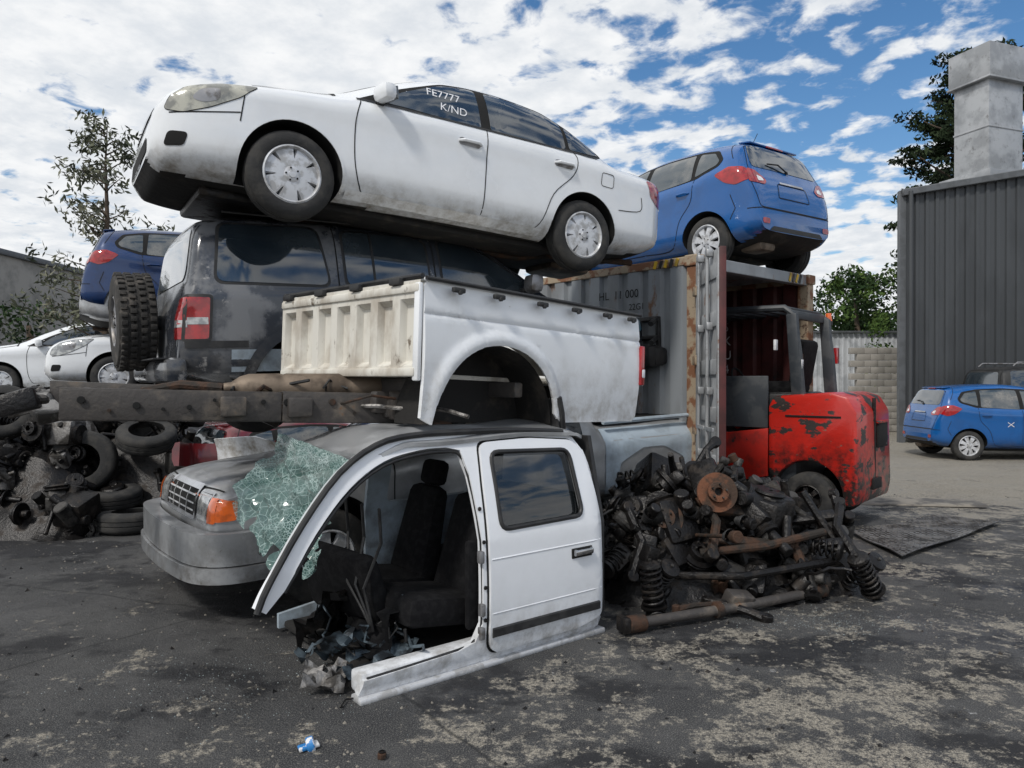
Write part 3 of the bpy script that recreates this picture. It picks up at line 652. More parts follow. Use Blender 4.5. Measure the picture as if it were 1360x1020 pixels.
def crumple(b,c,size,rot,mat,seed,amp=.05):
    rr=random.Random(seed);n=9;V=[]
    X=Matrix.Translation(c)@Euler([rad(a) for a in rot]).to_matrix().to_4x4()
    for i in range(n+1):
        for j in range(n+1):
            p=X@Vector(((i/n-.5)*size[0]+rr.uniform(-.3,.3)*size[0]/n,(j/n-.5)*size[1]+rr.uniform(-.3,.3)*size[1]/n,rr.uniform(-1,1)*amp+amp*2*math.sin(i*.9+seed)*math.cos(j*.8)))
            p.z=max(p.z,.012);V.append(p)
    b.add(V,[(i*(n+1)+j,(i+1)*(n+1)+j,(i+1)*(n+1)+j+1,i*(n+1)+j+1) for i in range(n) for j in range(n) if rr.random()>.08],mat)

# ------------------------------------------------------------ stripped white cab
def cab():
    e=empty('stripped_pickup_cab',(.57,4.68,.0),218.9)
    def yy(x,z,o=0):
        y=-.155*max(0,(z-.70)/.55)**1.25 + .018*math.sin(max(0,min(1,z/.72))*math.pi)-.03*ss(.1,0,z)
        y-=.05*ss(.05,-.05,x)
        y-=.04*ss(1.5,2.2,x)
        return y+o
    b=B()
    outer=[(-.03,.06),(-.04,.4),(-.03,.72),(.0,.95),(.05,1.14),(.11,1.22),(.22,1.27),(.6,1.295)]+smooth2([(1.0,1.30),(1.3,1.295),(1.52,1.255),(1.74,1.13),(1.96,.90),(2.13,.665),(2.19,.56)],4)+[(2.14,.53)]+smooth2([(2.05,.62),(1.89,.84),(1.69,1.04),(1.48,1.16),(1.25,1.205),(1.08,1.21)],4)+[(.99,1.19),(.955,1.05),(.935,.7),(.94,.25),(.99,.16),(1.1,.135),(1.66,.115),(1.68,.05),(1.66,.0),(.9,.0),(.2,.01)]
    hole=rpoly([(.13,.74),(.16,1.16),(.82,1.19),(.82,.74)],.05)
    sheet(b,[outer,hole],lambda x,z:Vector((x,yy(x,z,-.058),z)),'cabwhite',.045)
    door=rpoly([(.0,.13),(.02,.45),(.0,.72),(.06,1.1),(.13,1.215),(.5,1.245),(.86,1.235),(.885,1.0),(.90,.72),(.905,.12),(.86,.075),(.2,.085)],.05)
    win=rpoly([(.17,.765),(.19,1.165),(.80,1.185),(.81,.755)],.06)
    sheet(b,[door,win],lambda x,z:Vector((x,yy(x,z,-.008),z)),'cabwhite',.018)
    ring=rpoly([(-.012,.12),(.008,.45),(-.012,.72),(.05,1.11),(.125,1.226),(.5,1.256),(.87,1.246),(.896,1.0),(.911,.72),(.916,.11),(.865,.063),(.2,.073)],.05)
    sheet(b,[ring,win],lambda x,z:Vector((x,yy(x,z,-.012),z)),'gap',.003)
    V,F=fill2d([rpoly([(.165,.76),(.185,1.17),(.805,1.19),(.815,.75)],.06)],.1)
    b.add([(x,yy(x,z,-.022),z) for x,z in V],F,gl_clear)
    def loop(pts,r,mat,o):
        pts=pts+[pts[0]]; b.tube([(x,yy(x,z,o),z) for x,z in pts],r,mat,8)
    loop(win,.014,'black',.010)
    for z,w in ((.60,.006),(.30,.005)):
        b.tube([(x,yy(x,z,.008),z) for x in np.linspace(.03,.89,14)],w,'cabwhite',6)
    V=[];n=14
    for i in range(n):
        x=.05+.84*i/(n-1)
        b_=yy(x,.2,.009); V+= [(x,b_,.165),(x,b_+.014,.172),(x,b_+.014,.215),(x,b_,.222)]
    b.add(V,[(4*i+j,4*i+j+1,4*i+j+5,4*i+j+4) for i in range(n-1) for j in range(3)]+[(0,1,2,3),(4*n-4,4*n-3,4*n-2,4*n-1)],'black')
    b.box((.20,yy(.2,.545,.012),.545),(.17,.012,.062),'gap',bev=.005)
    b.box((.20,yy(.2,.545,.034),.55),(.15,.018,.034),'chrome',bev=.008)
    for hx in (.135,.265): b.box((hx,yy(.2,.545,.022),.55),(.02,.03,.04),'chrome',bev=.006)
    for z in (.33,.62,.20): b.box((.952,yy(.95,z,-.01),z),(.03,.04,.07),'alloyd',bev=.008)
    for z in (.27,.7,.45,.88): b.cyl((.93,yy(.95,z,-.008),z),(.93,yy(.95,z,.0),z),.012,'greasy',n=8)
    b.box((.83,-.05,.012),(1.72,.11,.035),'alloy',bev=.012)
    b.box((.83,-.09,.085),(1.68,.12,.11),'cabwhite',bev=.02)
    b.tube([(x,yy(x,z,.006),z) for x,z in smooth2([(2.19,.545),(2.13,.67),(1.96,.905),(1.74,1.135),(1.52,1.26),(1.3,1.30),(1.0,1.305),(.6,1.30),(.2,1.275)],3)],.017,'black',8)
    b.tube([(x,yy(x,z,-.03),z) for x,z in smooth2([(2.05,.61),(1.89,.83),(1.69,1.03),(1.48,1.15),(1.25,1.195),(1.08,1.20),(.985,1.18),(.95,1.05),(.93,.7),(.935,.25),(.99,.155),(1.1,.13),(1.64,.11)],3)],.011,'black',8)
    def roof(x,y):
        t=(-y-.15)/(1.3-.3); z=1.272+.05*math.sin(max(0,min(1,t))*math.pi)**.6 - .09*ss(1.3,1.62,x)-.03*ss(.12,0,x)
        z+=.007*math.sin(t*math.pi*9)*ss(.1,.25,x)*ss(1.4,1.2,x)+.012*math.sin(5*x+7*y)
        return Vector((x,y,z))
    sheet(b,rpoly([(.02,-.13),(1.55,-.15),(1.62,-.5),(1.62,-.9),(1.5,-1.15),(.02,-1.17)],.06),roof,'silver',.02)
    far=[(-.03,.06),(-.03,.72),(.05,1.14),(.2,1.27),(1.0,1.27),(1.4,1.16),(1.36,1.1),(1.0,1.19),(.99,.2),(1.6,.12),(1.6,.03),(.0,.03)]
    fh=rpoly([(.14,.76),(.17,1.15),(.82,1.17),(.84,.76)],.05)
    sheet(b,[far,fh],lambda x,z:Vector((x,-1.3+.12*max(0,(z-.7)/.55),z)),'bluegrey',.03)
    rl=[(-.02,.1),(-1.28,.1),(-1.28,.7),(-1.16,1.24),(-.14,1.24),(-.02,.7)]; rh=rpoly([(-.22,.78),(-1.08,.78),(-1.05,1.14),(-.25,1.14)],.06)
    sheet(b,[rl,rh],lambda y,z:Vector((-.01,y,z)),'black',.03)
    b.box((.78,-.65,.06),(1.6,1.2,.05),'under',bev=.02)
    for (sx,sy) in ((1.02,-.38),(1.02,-.92)):
        b.box((sx+.05,sy,.3),(.5,.46,.18),'seat',(0,-8,0),.06)
        b.box((sx-.25,sy,.60),(.15,.44,.62),'seat',(0,-14,0),.06,taper=(.8,.8))
        b.box((sx-.36,sy,.98),(.09,.24,.17),'seat',(0,-14,0),.04)
    b.box((.32,-.65,.33),(.46,1.1,.2),'seat',bev=.05); b.box((.1,-.65,.63),(.12,1.1,.5),'seat',(0,-8,0),.05)
    b.box((.93,-.09,.45),(.12,.05,.5),'seat',bev=.02)
    b.box((1.42,-.75,.42),(.12,.7,.42),'seat',(0,18,10),.05,jit=.02)
    crumple(b,(1.45,-.30,.10),(.42,.28,0),(8,10,12),'crumple',3,.022)
    crumple(b,(1.62,-.46,.16),(.30,.30,0),(30,-20,30),'crumple',5,.022)
    crumple(b,(1.74,-.30,.07),(.20,.22,0),(-10,15,60),'alu',8,.018)
    crumple(b,(1.50,-.75,.24),(.4,.4,0),(50,10,10),'greasy',9,.03)
    crumple(b,(1.38,-.5,.2),(.3,.5,0),(10,60,10),'seat',12,.03)
    for k in range(16):
        p=Vector((R.uniform(1.25,1.7),R.uniform(-.8,-.12),R.uniform(.05,.24)))
        pts=[p]
        for j in range(5): p=p+Vector((R.uniform(-.07,.06),R.uniform(-.1,.1),R.uniform(-.08,.07))); p.z=max(.015,p.z); pts.append(p)
        b.tube(pts,R.uniform(.004,.010),R.choice(['black','greasy','crumple']),6)
    for k in range(3):
        b.tube([(1.42,-.3-.2*k,.9),(1.38,-.35-.2*k,.7),(1.46,-.4-.1*k,.45),(1.4,-.4,.2)],.009,'black',6)
    b.fin('cab_shell',e,angle=30)
    Mi=(Matrix.Translation((.57,4.68,0))@Matrix.Rotation(rad(218.9),4,'Z')).inverted()
    A=[Vector(p) for p in ((-.80,3.74,1.19),(-1.42,4.5,1.28),(-1.56,4.15,.88),(-1.06,3.80,.60))]
    g=B();n=30;vs=[];fs=[]
    rr=random.Random(3)
    for i in range(n+1):
        for j in range(n+1):
            u=i/n;v=j/n
            p=A[0].lerp(A[1],v).lerp(A[3].lerp(A[2],v),u)
            bl=.035*math.sin(u*6+v*4)+.03*math.sin(v*11+u*3)+.018*math.sin(u*19-v*13)+.012*math.sin(u*31+v*27)
            nn=Vector((-.6,-.7,.35)).normalized()
            p=p+nn*(bl*min(1,u*3)-.03*math.sin(u*math.pi)); p=p+Vector((rr.uniform(-1,1),rr.uniform(-1,1),rr.uniform(-1,1)))*.004
            p+=Vector((-.03,.0,0))*math.sin(u*math.pi)*v
            p.z-=.10*math.sin(v*math.pi)*u+.03*math.sin(v*23)*u
            vs.append(p)
    for i in range(n):
        for j in range(n):
            if i>n*.5 and (j/n<.45) and math.hypot((i/n-.62)*1.6,(j/n-.0)*1.3)<.22: continue
            if i>n*.85 and math.sin(j*1.7)+math.sin(j*.6)>.9: continue
            fs.append((i*(n+1)+j,i*(n+1)+j+1,(i+1)*(n+1)+j+1,(i+1)*(n+1)+j))
    g.add([Mi@p for p in vs],fs,'shatter')
    g.fin('shattered_windscreen_glass',e,angle=20)
gl_clear=surf('dark_clear_glass',(.01,.013,.015),rough=.03,spec=1,coat=.6); gl_clear.node_tree.nodes['Principled BSDF'].inputs['Alpha'].default_value=.72
cab()

# ------------------------------------------------------------ pickup bed
def bed():
    e=empty('white_pickup_bed',(-.51,4.1,1.37),226.2,pitch=-2.2)
    b=B(); Lb=2.1; Hh=.79
    arc=[(-.61+.52*math.cos(a),.0+.475*math.sin(a)) for a in np.linspace(0,math.pi,30)]
    prof=[(.0,.02),(.0,Hh-.03),(-.03,Hh),(-Lb+.04,Hh),(-Lb,Hh-.03),(-Lb-.01,.45),(-Lb+.02,.04),(-Lb+.06,.0),(-1.18,-.01)]+arc[::-1][1:-1]+[(-.08,-.02)]
    def fy(x,z):
        y=.025*math.sin(min(1,max(0,z/.75))*math.pi)
        d=math.hypot((x+.61)*.92,z); y+=.026*math.exp(-((d-.50)/.035)**2)*ss(-.02,-.14,x)
        y-=.010*math.exp(-((z-.60)/.010)**2)
        y+=.0015*math.sin(7*x+3*z)
        return y
    sheet(b,prof,lambda x,z:Vector((x,fy(x,z)-.025,z)),'bedwhite',.025,.025)
    sheet(b,prof,lambda x,z:Vector((x,-1.50-fy(x,z),z)),'cream',.025,.07)
    iw=[(-.02,.30),(-.02,.77),(-Lb+.03,.77),(-Lb+.03,.30),(-1.08,.30)]+[(-.61+.54*math.cos(a),.50*math.sin(a)) for a in np.linspace(math.pi-.66,.66,18)]+[(-.14,.30)]
    sheet(b,iw,lambda x,z:Vector((x,-.09,z)),'cream',.015,.1)
    b.box((-Lb/2,-.035,Hh+.008),(Lb,.10,.018),'bedwhite',bev=.006)
    b.tube([(0,.02,Hh+.01),(-Lb,.02,Hh+.01)],.013,'black',8)
    b.box((-Lb/2,-1.47,Hh+.008),(Lb,.10,.018),'bedwhite',bev=.006)
    b.tube([(.01,.0,Hh+.022),(.01,-1.5,Hh+.022)],.016,'black',8)
    for x in (-.22,-.55,-.95,-1.3,-1.65,-1.95):
        b.box((x,.045,Hh-.035),(.09,.03,.03),'black',(0,0,0),.008); b.cyl((x,.05,Hh-.05),(x,.07,Hh-.05),.013,'black',n=10)
    for y in (-.2,-.6,-1.0,-1.4): b.box((.04,y,Hh-.0),(.04,.1,.04),'black',bev=.008)
    n=210;V=[]
    for i in range(n+1):
        y=-1.5*i/n; ph=(i/n*7.0)%1; d=.045*(ss(.16,.24,ph)-ss(.76,.84,ph))
        for z,q in ((.27,0),(.31,0),(.34,1),(.66,1),(.69,0),(Hh,0)): V.append((.025-d*q,y,z))
    F=[(6*i+j,6*i+j+1,6*i+j+7,6*i+j+6) for i in range(n) for j in range(5)]
    b.add(V,F,'cream')
    b.box((.01,-.75,Hh-.045),(.06,1.5,.05),'cream',bev=.012)
    b.box((.01,-.75,.275),(.07,1.46,.05),'cream',bev=.012)
    b.box((.02,-.02,.5),(.03,.05,.55),'bedwhite',bev=.01)
    b.box((-Lb/2,-.88,.27),(Lb-.02,1.10,.03),'cream',bev=.006)
    for k in range(8): b.box((-Lb/2,-.40-.14*k,.29),(Lb-.1,.05,.02),'cream',bev=.006)
    b.box((-Lb+.02,-.75,.52),(.04,1.42,.5),'bedwhite',bev=.012)
    V=[];m=30
    for i in range(m+1):
        a=math.pi*i/m; x=-.61+.53*math.cos(a);z=.49*math.sin(a)-.02
        V+=[(x,-.03,z),(x,-.34,z)]
    b.add(V,[(2*i,2*i+2,2*i+3,2*i+1) for i in range(m)],'under')
    b.add([V[2*i+1] for i in range(m+1)],[tuple(range(m+1))],'under')
    b.box((-Lb-.015,.0,.42),(.05,.09,.30),'red',bev=.012); b.box((-Lb-.02,.0,.36),(.045,.095,.07),'mark',bev=.01)
    b.box((-1.17,-.08,.0),(.02,.2,.3),'black',(0,6,0),.006)
    b.tube([(-1.22,.01,-.05),(-1.18,.03,.06),(-1.14,.035,.16)],.022,'black',8)
    for x in (-.2,-.9,-1.7): b.box((x,-.75,.2),(.08,1.3,.10),'frame',bev=.015)
    for y in (-.45,-1.15): b.box((-Lb/2,y,.10),(Lb,.07,.13),'frame',bev=.015)
    b.cyl((-.64,-1.35,.0),(-.64,-.36,.0),.05,'greasy'); b.lathe([(.0001,-.13),(.1,-.11),(.15,0),(.1,.11),(.0001,.13)],(-.64,-.75,.0),(1,0,0),'greasy',20)
    b.fin('bed_tub',e,angle=40)
bed()
def chassis():
    e=empty('pickup_chassis_frame',(0,0,0))
    b=B()
    p0=Vector((-2.34,3.82,1.475));p1=Vector((-.50,4.62,1.42));d=(p1-p0).normalized();nrm=Vector((-d.y,d.x,0))
    def C(a,c,z0,z1,mat,th=.07):
        ax=(c-a).normalized(); ang=math.degrees(math.atan2(ax.y,ax.x)); mid=(a+c)/2
        L_=(c-a).length; pit=-math.degrees(math.asin(ax.z))
        b.box(mid,(L_,.012,(z1-z0)),mat,(0,pit,ang),.003)
        side=Vector((-ax.y,ax.x,0)).normalized()
        for zz in (z0,z1): b.box(mid+Vector((0,0,(zz-(z0+z1)/2)))+side*.035,(L_,th,.012),mat,(0,pit,ang),.003)
    C(p0,p0.lerp(p1,.55),1.39,1.55,'frame'); C(p0.lerp(p1,.553)-nrm*.006,p1,1.37,1.54,'frame')
    q0=p0+nrm*.8+Vector((-.25,.1,.04));q1=p1+nrm*.8
    C(q0,q1,1.42,1.57,'frame')
    for t in (.08,.4,.72,.95):
        a=p0.lerp(p1,t)+nrm*.04; c=q0.lerp(q1,t); b.tube([a,(a+c)/2+Vector((0,0,.03)),c],.04,'frame',10)
    for t in np.linspace(.05,.95,15):
        p=p0.lerp(p1,t)-nrm*.012+Vector((0,0,R.uniform(-.04,.04))); b.cyl(p,p-nrm*.012,R.choice([.014,.02,.01]),R.choice(['gap','gap','rust']),n=10)
    for t in (.42,.6,.88):
        p=p0.lerp(p1,t)-nrm*.03; b.box(p,(.14,.05,.11),'frame',(0,0,math.degrees(math.atan2(d.y,d.x))),.012,jit=.006)
    p=p0.lerp(p1,.93); b.box(p+Vector((0,-.03,.02)),(.28,.12,.18),'frame',(8,0,30),.03,jit=.01)
    b.box(p+Vector((.1,.1,-.12)),(.2,.3,.12),'rust',(8,10,50),.03,jit=.01)
    m0=p0.lerp(p1,.40)+nrm*.25+Vector((0,0,.1));m1=p0.lerp(p1,.92)+nrm*.2+Vector((0,0,.13));mm=(m1-m0)
    l=mm.length
    b.lathe([(.0001,0),(.03,0),(.035,.04),(.07,.09),(.085,.14),(.088,l*.3),(.082,l*.32),(.088,l*.34),(.088,l*.66),(.082,l*.68),(.088,l*.7),(.085,l-.14),(.07,l-.09),(.03,l-.03),(.0001,l)],m0,mm,'muffler',22)
    b.tube([m0+Vector((-.5,.05,-.02)),m0+Vector((-.25,0,.02)),m0],.028,'rust')
    b.tube([m1,m1+Vector((.2,.15,.0)),m1+Vector((.5,.3,-.03))],.028,'rust')
    for k in range(14):
        a=p0.lerp(p1,R.uniform(0,.9))+nrm*R.uniform(.1,.7)+Vector((0,0,R.uniform(0,.1))); pts=[a]
        for j in range(6): a=a+Vector((R.uniform(-.05,.2),R.uniform(-.08,.1),R.uniform(-.05,.05))); pts.append(a)
        b.tube(pts,R.uniform(.006,.014),R.choice(['black','rust','alu']),6)
    for k in range(12):
        a=p0.lerp(p1,R.uniform(-.15,.6))+nrm*R.uniform(.3,1.1)+Vector((0,0,R.uniform(-.08,.04)))
        b.box(a,(R.uniform(.1,.3),R.uniform(.08,.2),R.uniform(.05,.12)),R.choice(['greasy','black','frame','alu']),(R.uniform(-20,20),R.uniform(-20,20),R.uniform(0,180)),.02,jit=.015)
    b.fin('frame_rails',e)
chassis()
e=empty('maroon_car_bumper',(-3.0,7.9,.80),10,roll=-10);b=B()
b.sweep(smooth2([(-.5,-.2),(-.42,.02),(-.15,.08),(.15,.08),(.42,.02),(.5,-.2)],4),[(-.03,-.12),(.02,-.12),(.05,-.05),(.05,.05),(.02,.12),(-.03,.13)],'maroon');b.fin('bumper_skin',e)
e=empty('white_front_wing',(-2.62,7.2,.86),-25,roll=10);b=B()
sheet(b,[(-.42,-.14),(.40,-.14),(.42,.12),(.1,.18),(-.42,.14)],lambda x,z:Vector((x,.05*math.cos(x*3)+.06*math.cos(z*6),z)),'white',.012,.06);b.fin('wing_panel',e)

# ------------------------------------------------------------ corrugated walls, container
def corrug(b,p0,p1,z0,z1a,z1b,pitch,depth,mat,duty=.5):
    p0=Vector((*p0,0));p1=Vector((*p1,0));L_=(p1-p0).length;d=(p1-p0)/L_;n=Vector((-d.y,d.x,0))
    N=int(L_/pitch);V=[]
    pts=[]
    for i in range(N):
        s=i*L_/N;w=L_/N
        for t,q in ((0,0),(.5-duty*.3-.1,0),(.5-duty*.3,1),(.5+duty*.3,1),(.5+duty*.3+.1,0)): pts.append((s+t*w,q))
    pts.append((L_,0))
    for s,q in pts:
        p=p0+d*s+n*depth*q; zt=z1a+(z1b-z1a)*s/L_
        V+=[(p.x,p.y,z0),(p.x,p.y,zt)]
    b.add(V,[(2*i,2*i+2,2*i+3,2*i+1) for i in range(len(pts)-1)],mat)
def container():
    e=empty('shipping_container',(1.90,7.6,0),math.degrees(math.atan2(.656,.754)))
    b=B(); Wc,Lc,Hc=2.44,6.06,2.9
    corrug(b,(.05,.12),(.05,Lc-.1),.15,Hc-.1,Hc-.1,.28,.04,'contgrey',.9)
    corrug(b,(.085,.12),(.085,Lc-.1),.15,Hc-.1,Hc-.1,.28,.02,'contred',.9)
    corrug(b,(Wc-.05,.12),(Wc-.05,Lc-.1),.15,Hc-.1,Hc-.1,.28,.04,'contred',.9)
    corrug(b,(.05,Lc-.05),(Wc-.05,Lc-.05),.15,Hc-.1,Hc-.1,.28,.04,'contred',.9)
    b.box((Wc/2,Lc/2,Hc-.03),(Wc-.06,Lc-.1,.02),'contgrey',bev=.003)
    b.box((Wc/2,Lc/2,.13),(Wc-.06,Lc-.1,.06),'under',bev=.003)
    for x in (.04,Wc-.04):
        b.box((x,Lc/2,Hc-.055),(.08,Lc-.1,.09),'contpost',bev=.01); b.box((x,Lc/2,.1),(.08,Lc-.1,.16),'contgrey',bev=.01)
    for x in (.07,Wc-.07):
        for y in (.06,Lc-.06):
            b.box((x,y,Hc/2),(.14,.14,Hc-.24),'contpost',bev=.01)
            for z in (.06,Hc-.06):
                b.box((x,y,z),(.18,.18,.118),'contpost',bev=.015)
    b.box((Wc/2,.06,Hc-.07),(Wc-.2,.11,.13),'contgrey',bev=.01)
    b.box((Wc/2,.06,.08),(Wc-.2,.11,.13),'contpost',bev=.01)
    for k in range(4):
        for x0 in (.22,Wc-.55):
            b.box((x0+.08*k,.0,Hc-.07),(.04,.006,.11),'yellow' if k%2==0 else 'black',(0,25,0),.001)
    for k in range(5): b.box((.0-.006,.25+.07*k,Hc-.06),(.006,.04,.085),'yellow' if k%2==0 else 'black',(20,0,0),.001)
    V,F=text2d('HL  11 000',.13); b.add([(-.006,1.35-v[0],2.52+v[1]) for v in V],F,'gap')
    V,F=text2d('22G1',.1); b.add([(-.006,.9-v[0],2.38+v[1]) for v in V],F,'gap')
    t='MSKU4400683'
    for i,ch in enumerate(t):
        V,F=text2d(ch,.17); b.add([(Wc-.11,1.2-v[0],2.45-.19*i+v[1]) for v in V],F,'mark')
    b.fin('container_box',e,angle=20)
    Mi=(Matrix.Translation((1.90,7.6,0))@Matrix.Rotation(math.atan2(.656,.754),4,'Z')).inverted()
    d=B(); a=Vector((1.90,7.50,0));c=Vector((1.885,6.62,0)); ax=(c-a).normalized(); ang=math.atan2(ax.y,ax.x)
    T=Mi@Matrix.Translation(a)@Matrix.Rotation(ang,4,'Z')
    Ld=(c-a).length
    d.box((Ld/2,0,1.49),(Ld,.045,2.62),'contdoor',bev=.008,T=T)
    d.box((Ld/2,.025,1.49),(Ld-.03,.012,2.6),'contred',bev=.003,T=T)
    for x in (.04,Ld-.04): d.box((x,-.03,1.49),(.06,.02,2.6),'contdoor',bev=.005,T=T)
    for z in np.linspace(.4,2.6,6): d.box((Ld/2,-.03,z),(Ld-.1,.02,.14),'contdoor',bev=.008,T=T)
    for x in (.28,.62):
        d.cyl((x,-.075,.16),(x,-.075,2.84),.017,'galv',T=T)
        for z in (.2,.9,1.5,2.1,2.78): d.box((x,-.06,z),(.09,.06,.07),'galv',bev=.01,T=T)
        d.box((x+.1,-.08,1.15),(.3,.02,.04),'galv',bev=.006,T=T)
    d.box((Ld,0,1.49),(.02,.06,2.62),'contred',bev=.004,T=T)
    for z in (.4,1.1,1.8,2.5): d.box((.0,-.03,z),(.12,.06,.1),'contpost',bev=.01,T=T)
    d.fin('open_door',e)
container()

# ------------------------------------------------------------ forklift
def forklift():
    e=empty('red_forklift',(3.66,7.80,0),138.7)
    b=B(); Wf=1.24
    arc=[(.54+.37*math.cos(a),.34+.37*math.sin(a)) for a in np.linspace(math.pi,.25,16)]
    prof=[(.0,.42),(.03,.26),(.14,.24)]+arc+[(.98,.55),(.98,1.30),(.92,1.42),(.3,1.47),(.12,1.42),(.02,1.25)]
    b.prism(prof,-Wf,0,'flred',bev=.05)
    b.box((-.005,-Wf*.68,.98),(.03,.36,.28),'gap',bev=.01); b.box((-.012,-Wf*.68,1.13),(.03,.42,.03),'flred',bev=.01)
    b.box((-.01,-Wf/2,.45),(.03,.3,.12),'gap',bev=.01)
    b.cyl((.02,-Wf/2,1.40),(.02,-Wf/2,.4),.02,'greasy')
    b.box((.48,.004,1.20),(.6,.012,.02),'gap',bev=.002)
    for s,y in ((1,-.11),(-1,-Wf+.11)):
        wheel(b,(.54,y,.29),s,.29,.2,.15,6,.02,.03,'greasy','rubber')
        wheel(b,(1.85,y,.35),s,.35,.24,.19,6,.02,.04,'flred2','rubber')
    pr=[(.99,.5),(1.35,.42),(1.5,.62),(1.7,.75),(2.1,.75),(2.1,1.0),(1.6,1.05),(1.5,.98),(.99,1.05)]
    b.prism(pr,-.06,-.02,'flred2',bev=.008)
    b.prism(pr,-Wf+.02,-Wf+.06,'flred2',bev=.008)
    b.box((1.15,-Wf/2,.72),(.9,1.0,.56),'slate',bev=.04); b.box((1.15,-.04,.35),(.4,.14,.05),'black',bev=.01)
    b.box((1.05,-Wf/2,1.25),(.7,1.0,.42),'black',bev=.06)
    b.box((1.05,-Wf/2,1.52),(.5,.5,.14),'seat',bev=.05);b.box((.80,-Wf/2,1.80),(.13,.5,.56),'seat',(0,-10,0),.06)
    b.box((1.98,-Wf/2,1.05),(.2,1.05,1.0),'slate',bev=.04)
    b.tube([(1.85,-Wf/2,1.35),(1.62,-Wf/2,1.58)],.025,'black')
    b.tube([(1.6+.17*math.cos(a)*.4,-Wf/2+.17*math.sin(a),1.6+.15*math.cos(a)) for a in np.linspace(0,2*math.pi,20)],.013,'black')
    b.tube([(1.7,-.3,1.4),(1.66,-.28,1.62)],.01,'black')
    for y in (-.08,-Wf+.08):
        b.tube([(.62,y,1.40),(.66,y,1.9),(.72,y,2.34),(.82,y,2.42),(1.95,y,2.44),(2.06,y,2.36),(2.12,y,1.5),(2.1,y,.9)],.04,'slate',8)
    b.box((.70,-.08,1.85),(.12,.09,1.0),'slate',(0,4,0),.015)
    b.box((.70,-Wf+.08,1.85),(.12,.09,1.0),'slate',(0,4,0),.015)
    b.box((1.5,-.06,1.35),(1.0,.03,.6),'slate',bev=.01); b.box((1.98,-Wf/2,1.9),(.03,.7,.8),'gap',bev=.005)
    for x in np.linspace(.8,1.98,8): b.box((x,-Wf/2,2.42),(.05,Wf-.16,.03),'slate',bev=.008)
    b.box((.76,-Wf/2,2.35),(.06,Wf-.1,.10),'slate',bev=.015)
    b.cyl((.72,-Wf+.0,2.28),(.72,-Wf+.0,2.33),.05,'black');b.cyl((.72,-Wf+.0,2.33),(.72,-Wf+.0,2.43),.045,'amber',.035)
    b.box((.62,-.08,1.75),(.01,.05,.16),'mark',bev=.003)
    b.box((.9,-.02,2.0),(.03,.06,.12),'mark',bev=.005)
    b.cyl((.72,-.3,1.45),(.72,-.3,1.9),.03,'rust')
    b.box((.62,-Wf+.02,1.9),(.05,.08,.2),'red',bev=.01)
    for y in (-.25,-Wf+.25):
        b.box((2.3,y,1.15),(.12,.07,2.1),'greasy',bev=.01); b.box((2.38,y+.03,1.15),(.05,.05,2.0),'castiron',bev=.008)
    for z in (.3,1.2,2.15): b.box((2.33,-Wf/2,z),(.06,.8,.08),'greasy',bev=.01)
    b.cyl((2.3,-Wf/2,.2),(2.3,-Wf/2,1.9),.04,'castiron')
    for y in (-.4,-Wf+.4): b.prism([(2.42,.08),(2.42,.7),(2.47,.7),(2.47,.13),(3.4,.1),(3.4,.08)],y-.06,y+.06,'greasy')
    b.fin('forklift_body',e)
forklift()

# ------------------------------------------------------------ scrap parts
def rmat(): 
    return Euler((R.uniform(0,6.3),R.uniform(0,6.3),R.uniform(0,6.3))).to_matrix().to_4x4()
def spring(b,T,r=.062,h=.32,turns=6.5,wr=.008,mat='greasy',strut=True):
    n=int(turns*16); b.tube([(r*math.cos(i/16*2*math.pi),r*math.sin(i/16*2*math.pi),h*i/n) for i in range(n+1)],wr,mat,7,T)
    if strut:
        b.cyl((0,0,-.16),(0,0,h*.5),.028,mat,T=T);b.cyl((0,0,h*.4),(0,0,h+.05),.012,'castiron',T=T)
        b.lathe([(.03,0),(.085,-.008),(.088,.004),(.03,.01)],(0,0,-.005),(0,0,1),mat,20,T);b.lathe([(.01,0),(.075,0),(.07,.02),(.03,.035),(.01,.035)],(0,0,h),(0,0,1),mat,20,T)
def rotor(b,T,r=.135,mat='rust2'):
    b.lathe([(.03,.055),(.05,.06),(.075,.055),(.078,.01),(r,.008),(r,0),(r-.004,-.004),(r-.004,-.012),(r,-.014),(r,-.022),(.06,-.022),(.03,-.01),(.03,.055)],(0,0,0),(0,0,1),mat,36,T)
    for k in range(5):
        a=k*2*math.pi/5; b.cyl((.052*math.cos(a),.052*math.sin(a),.05),(.052*math.cos(a),.052*math.sin(a),.085),.007,'castiron',n=6,T=T)
    b.cyl((0,0,-.1),(0,0,.0),.04,'greasy',T=T)
def axle(b,T,L_=.7,mat='greasy'):
    b.cyl((0,0,0),(0,0,L_),.014,mat,T=T)
    for z,s in ((.02,1),(L_-.02,-1)):
        pr=[]
        for k in range(9): pr.append((.02+.004*k+(.006 if k%2 else 0),s*-.01*(k-8) if s>0 else .01*(k-8)))
        b.lathe([(r_,z+h_) for r_,h_ in pr],(0,0,0),(0,0,1),'black',16,T); b.cyl((0,0,z-.05*s-.03),(0,0,z-.05*s+.03),.042,mat,T=T)
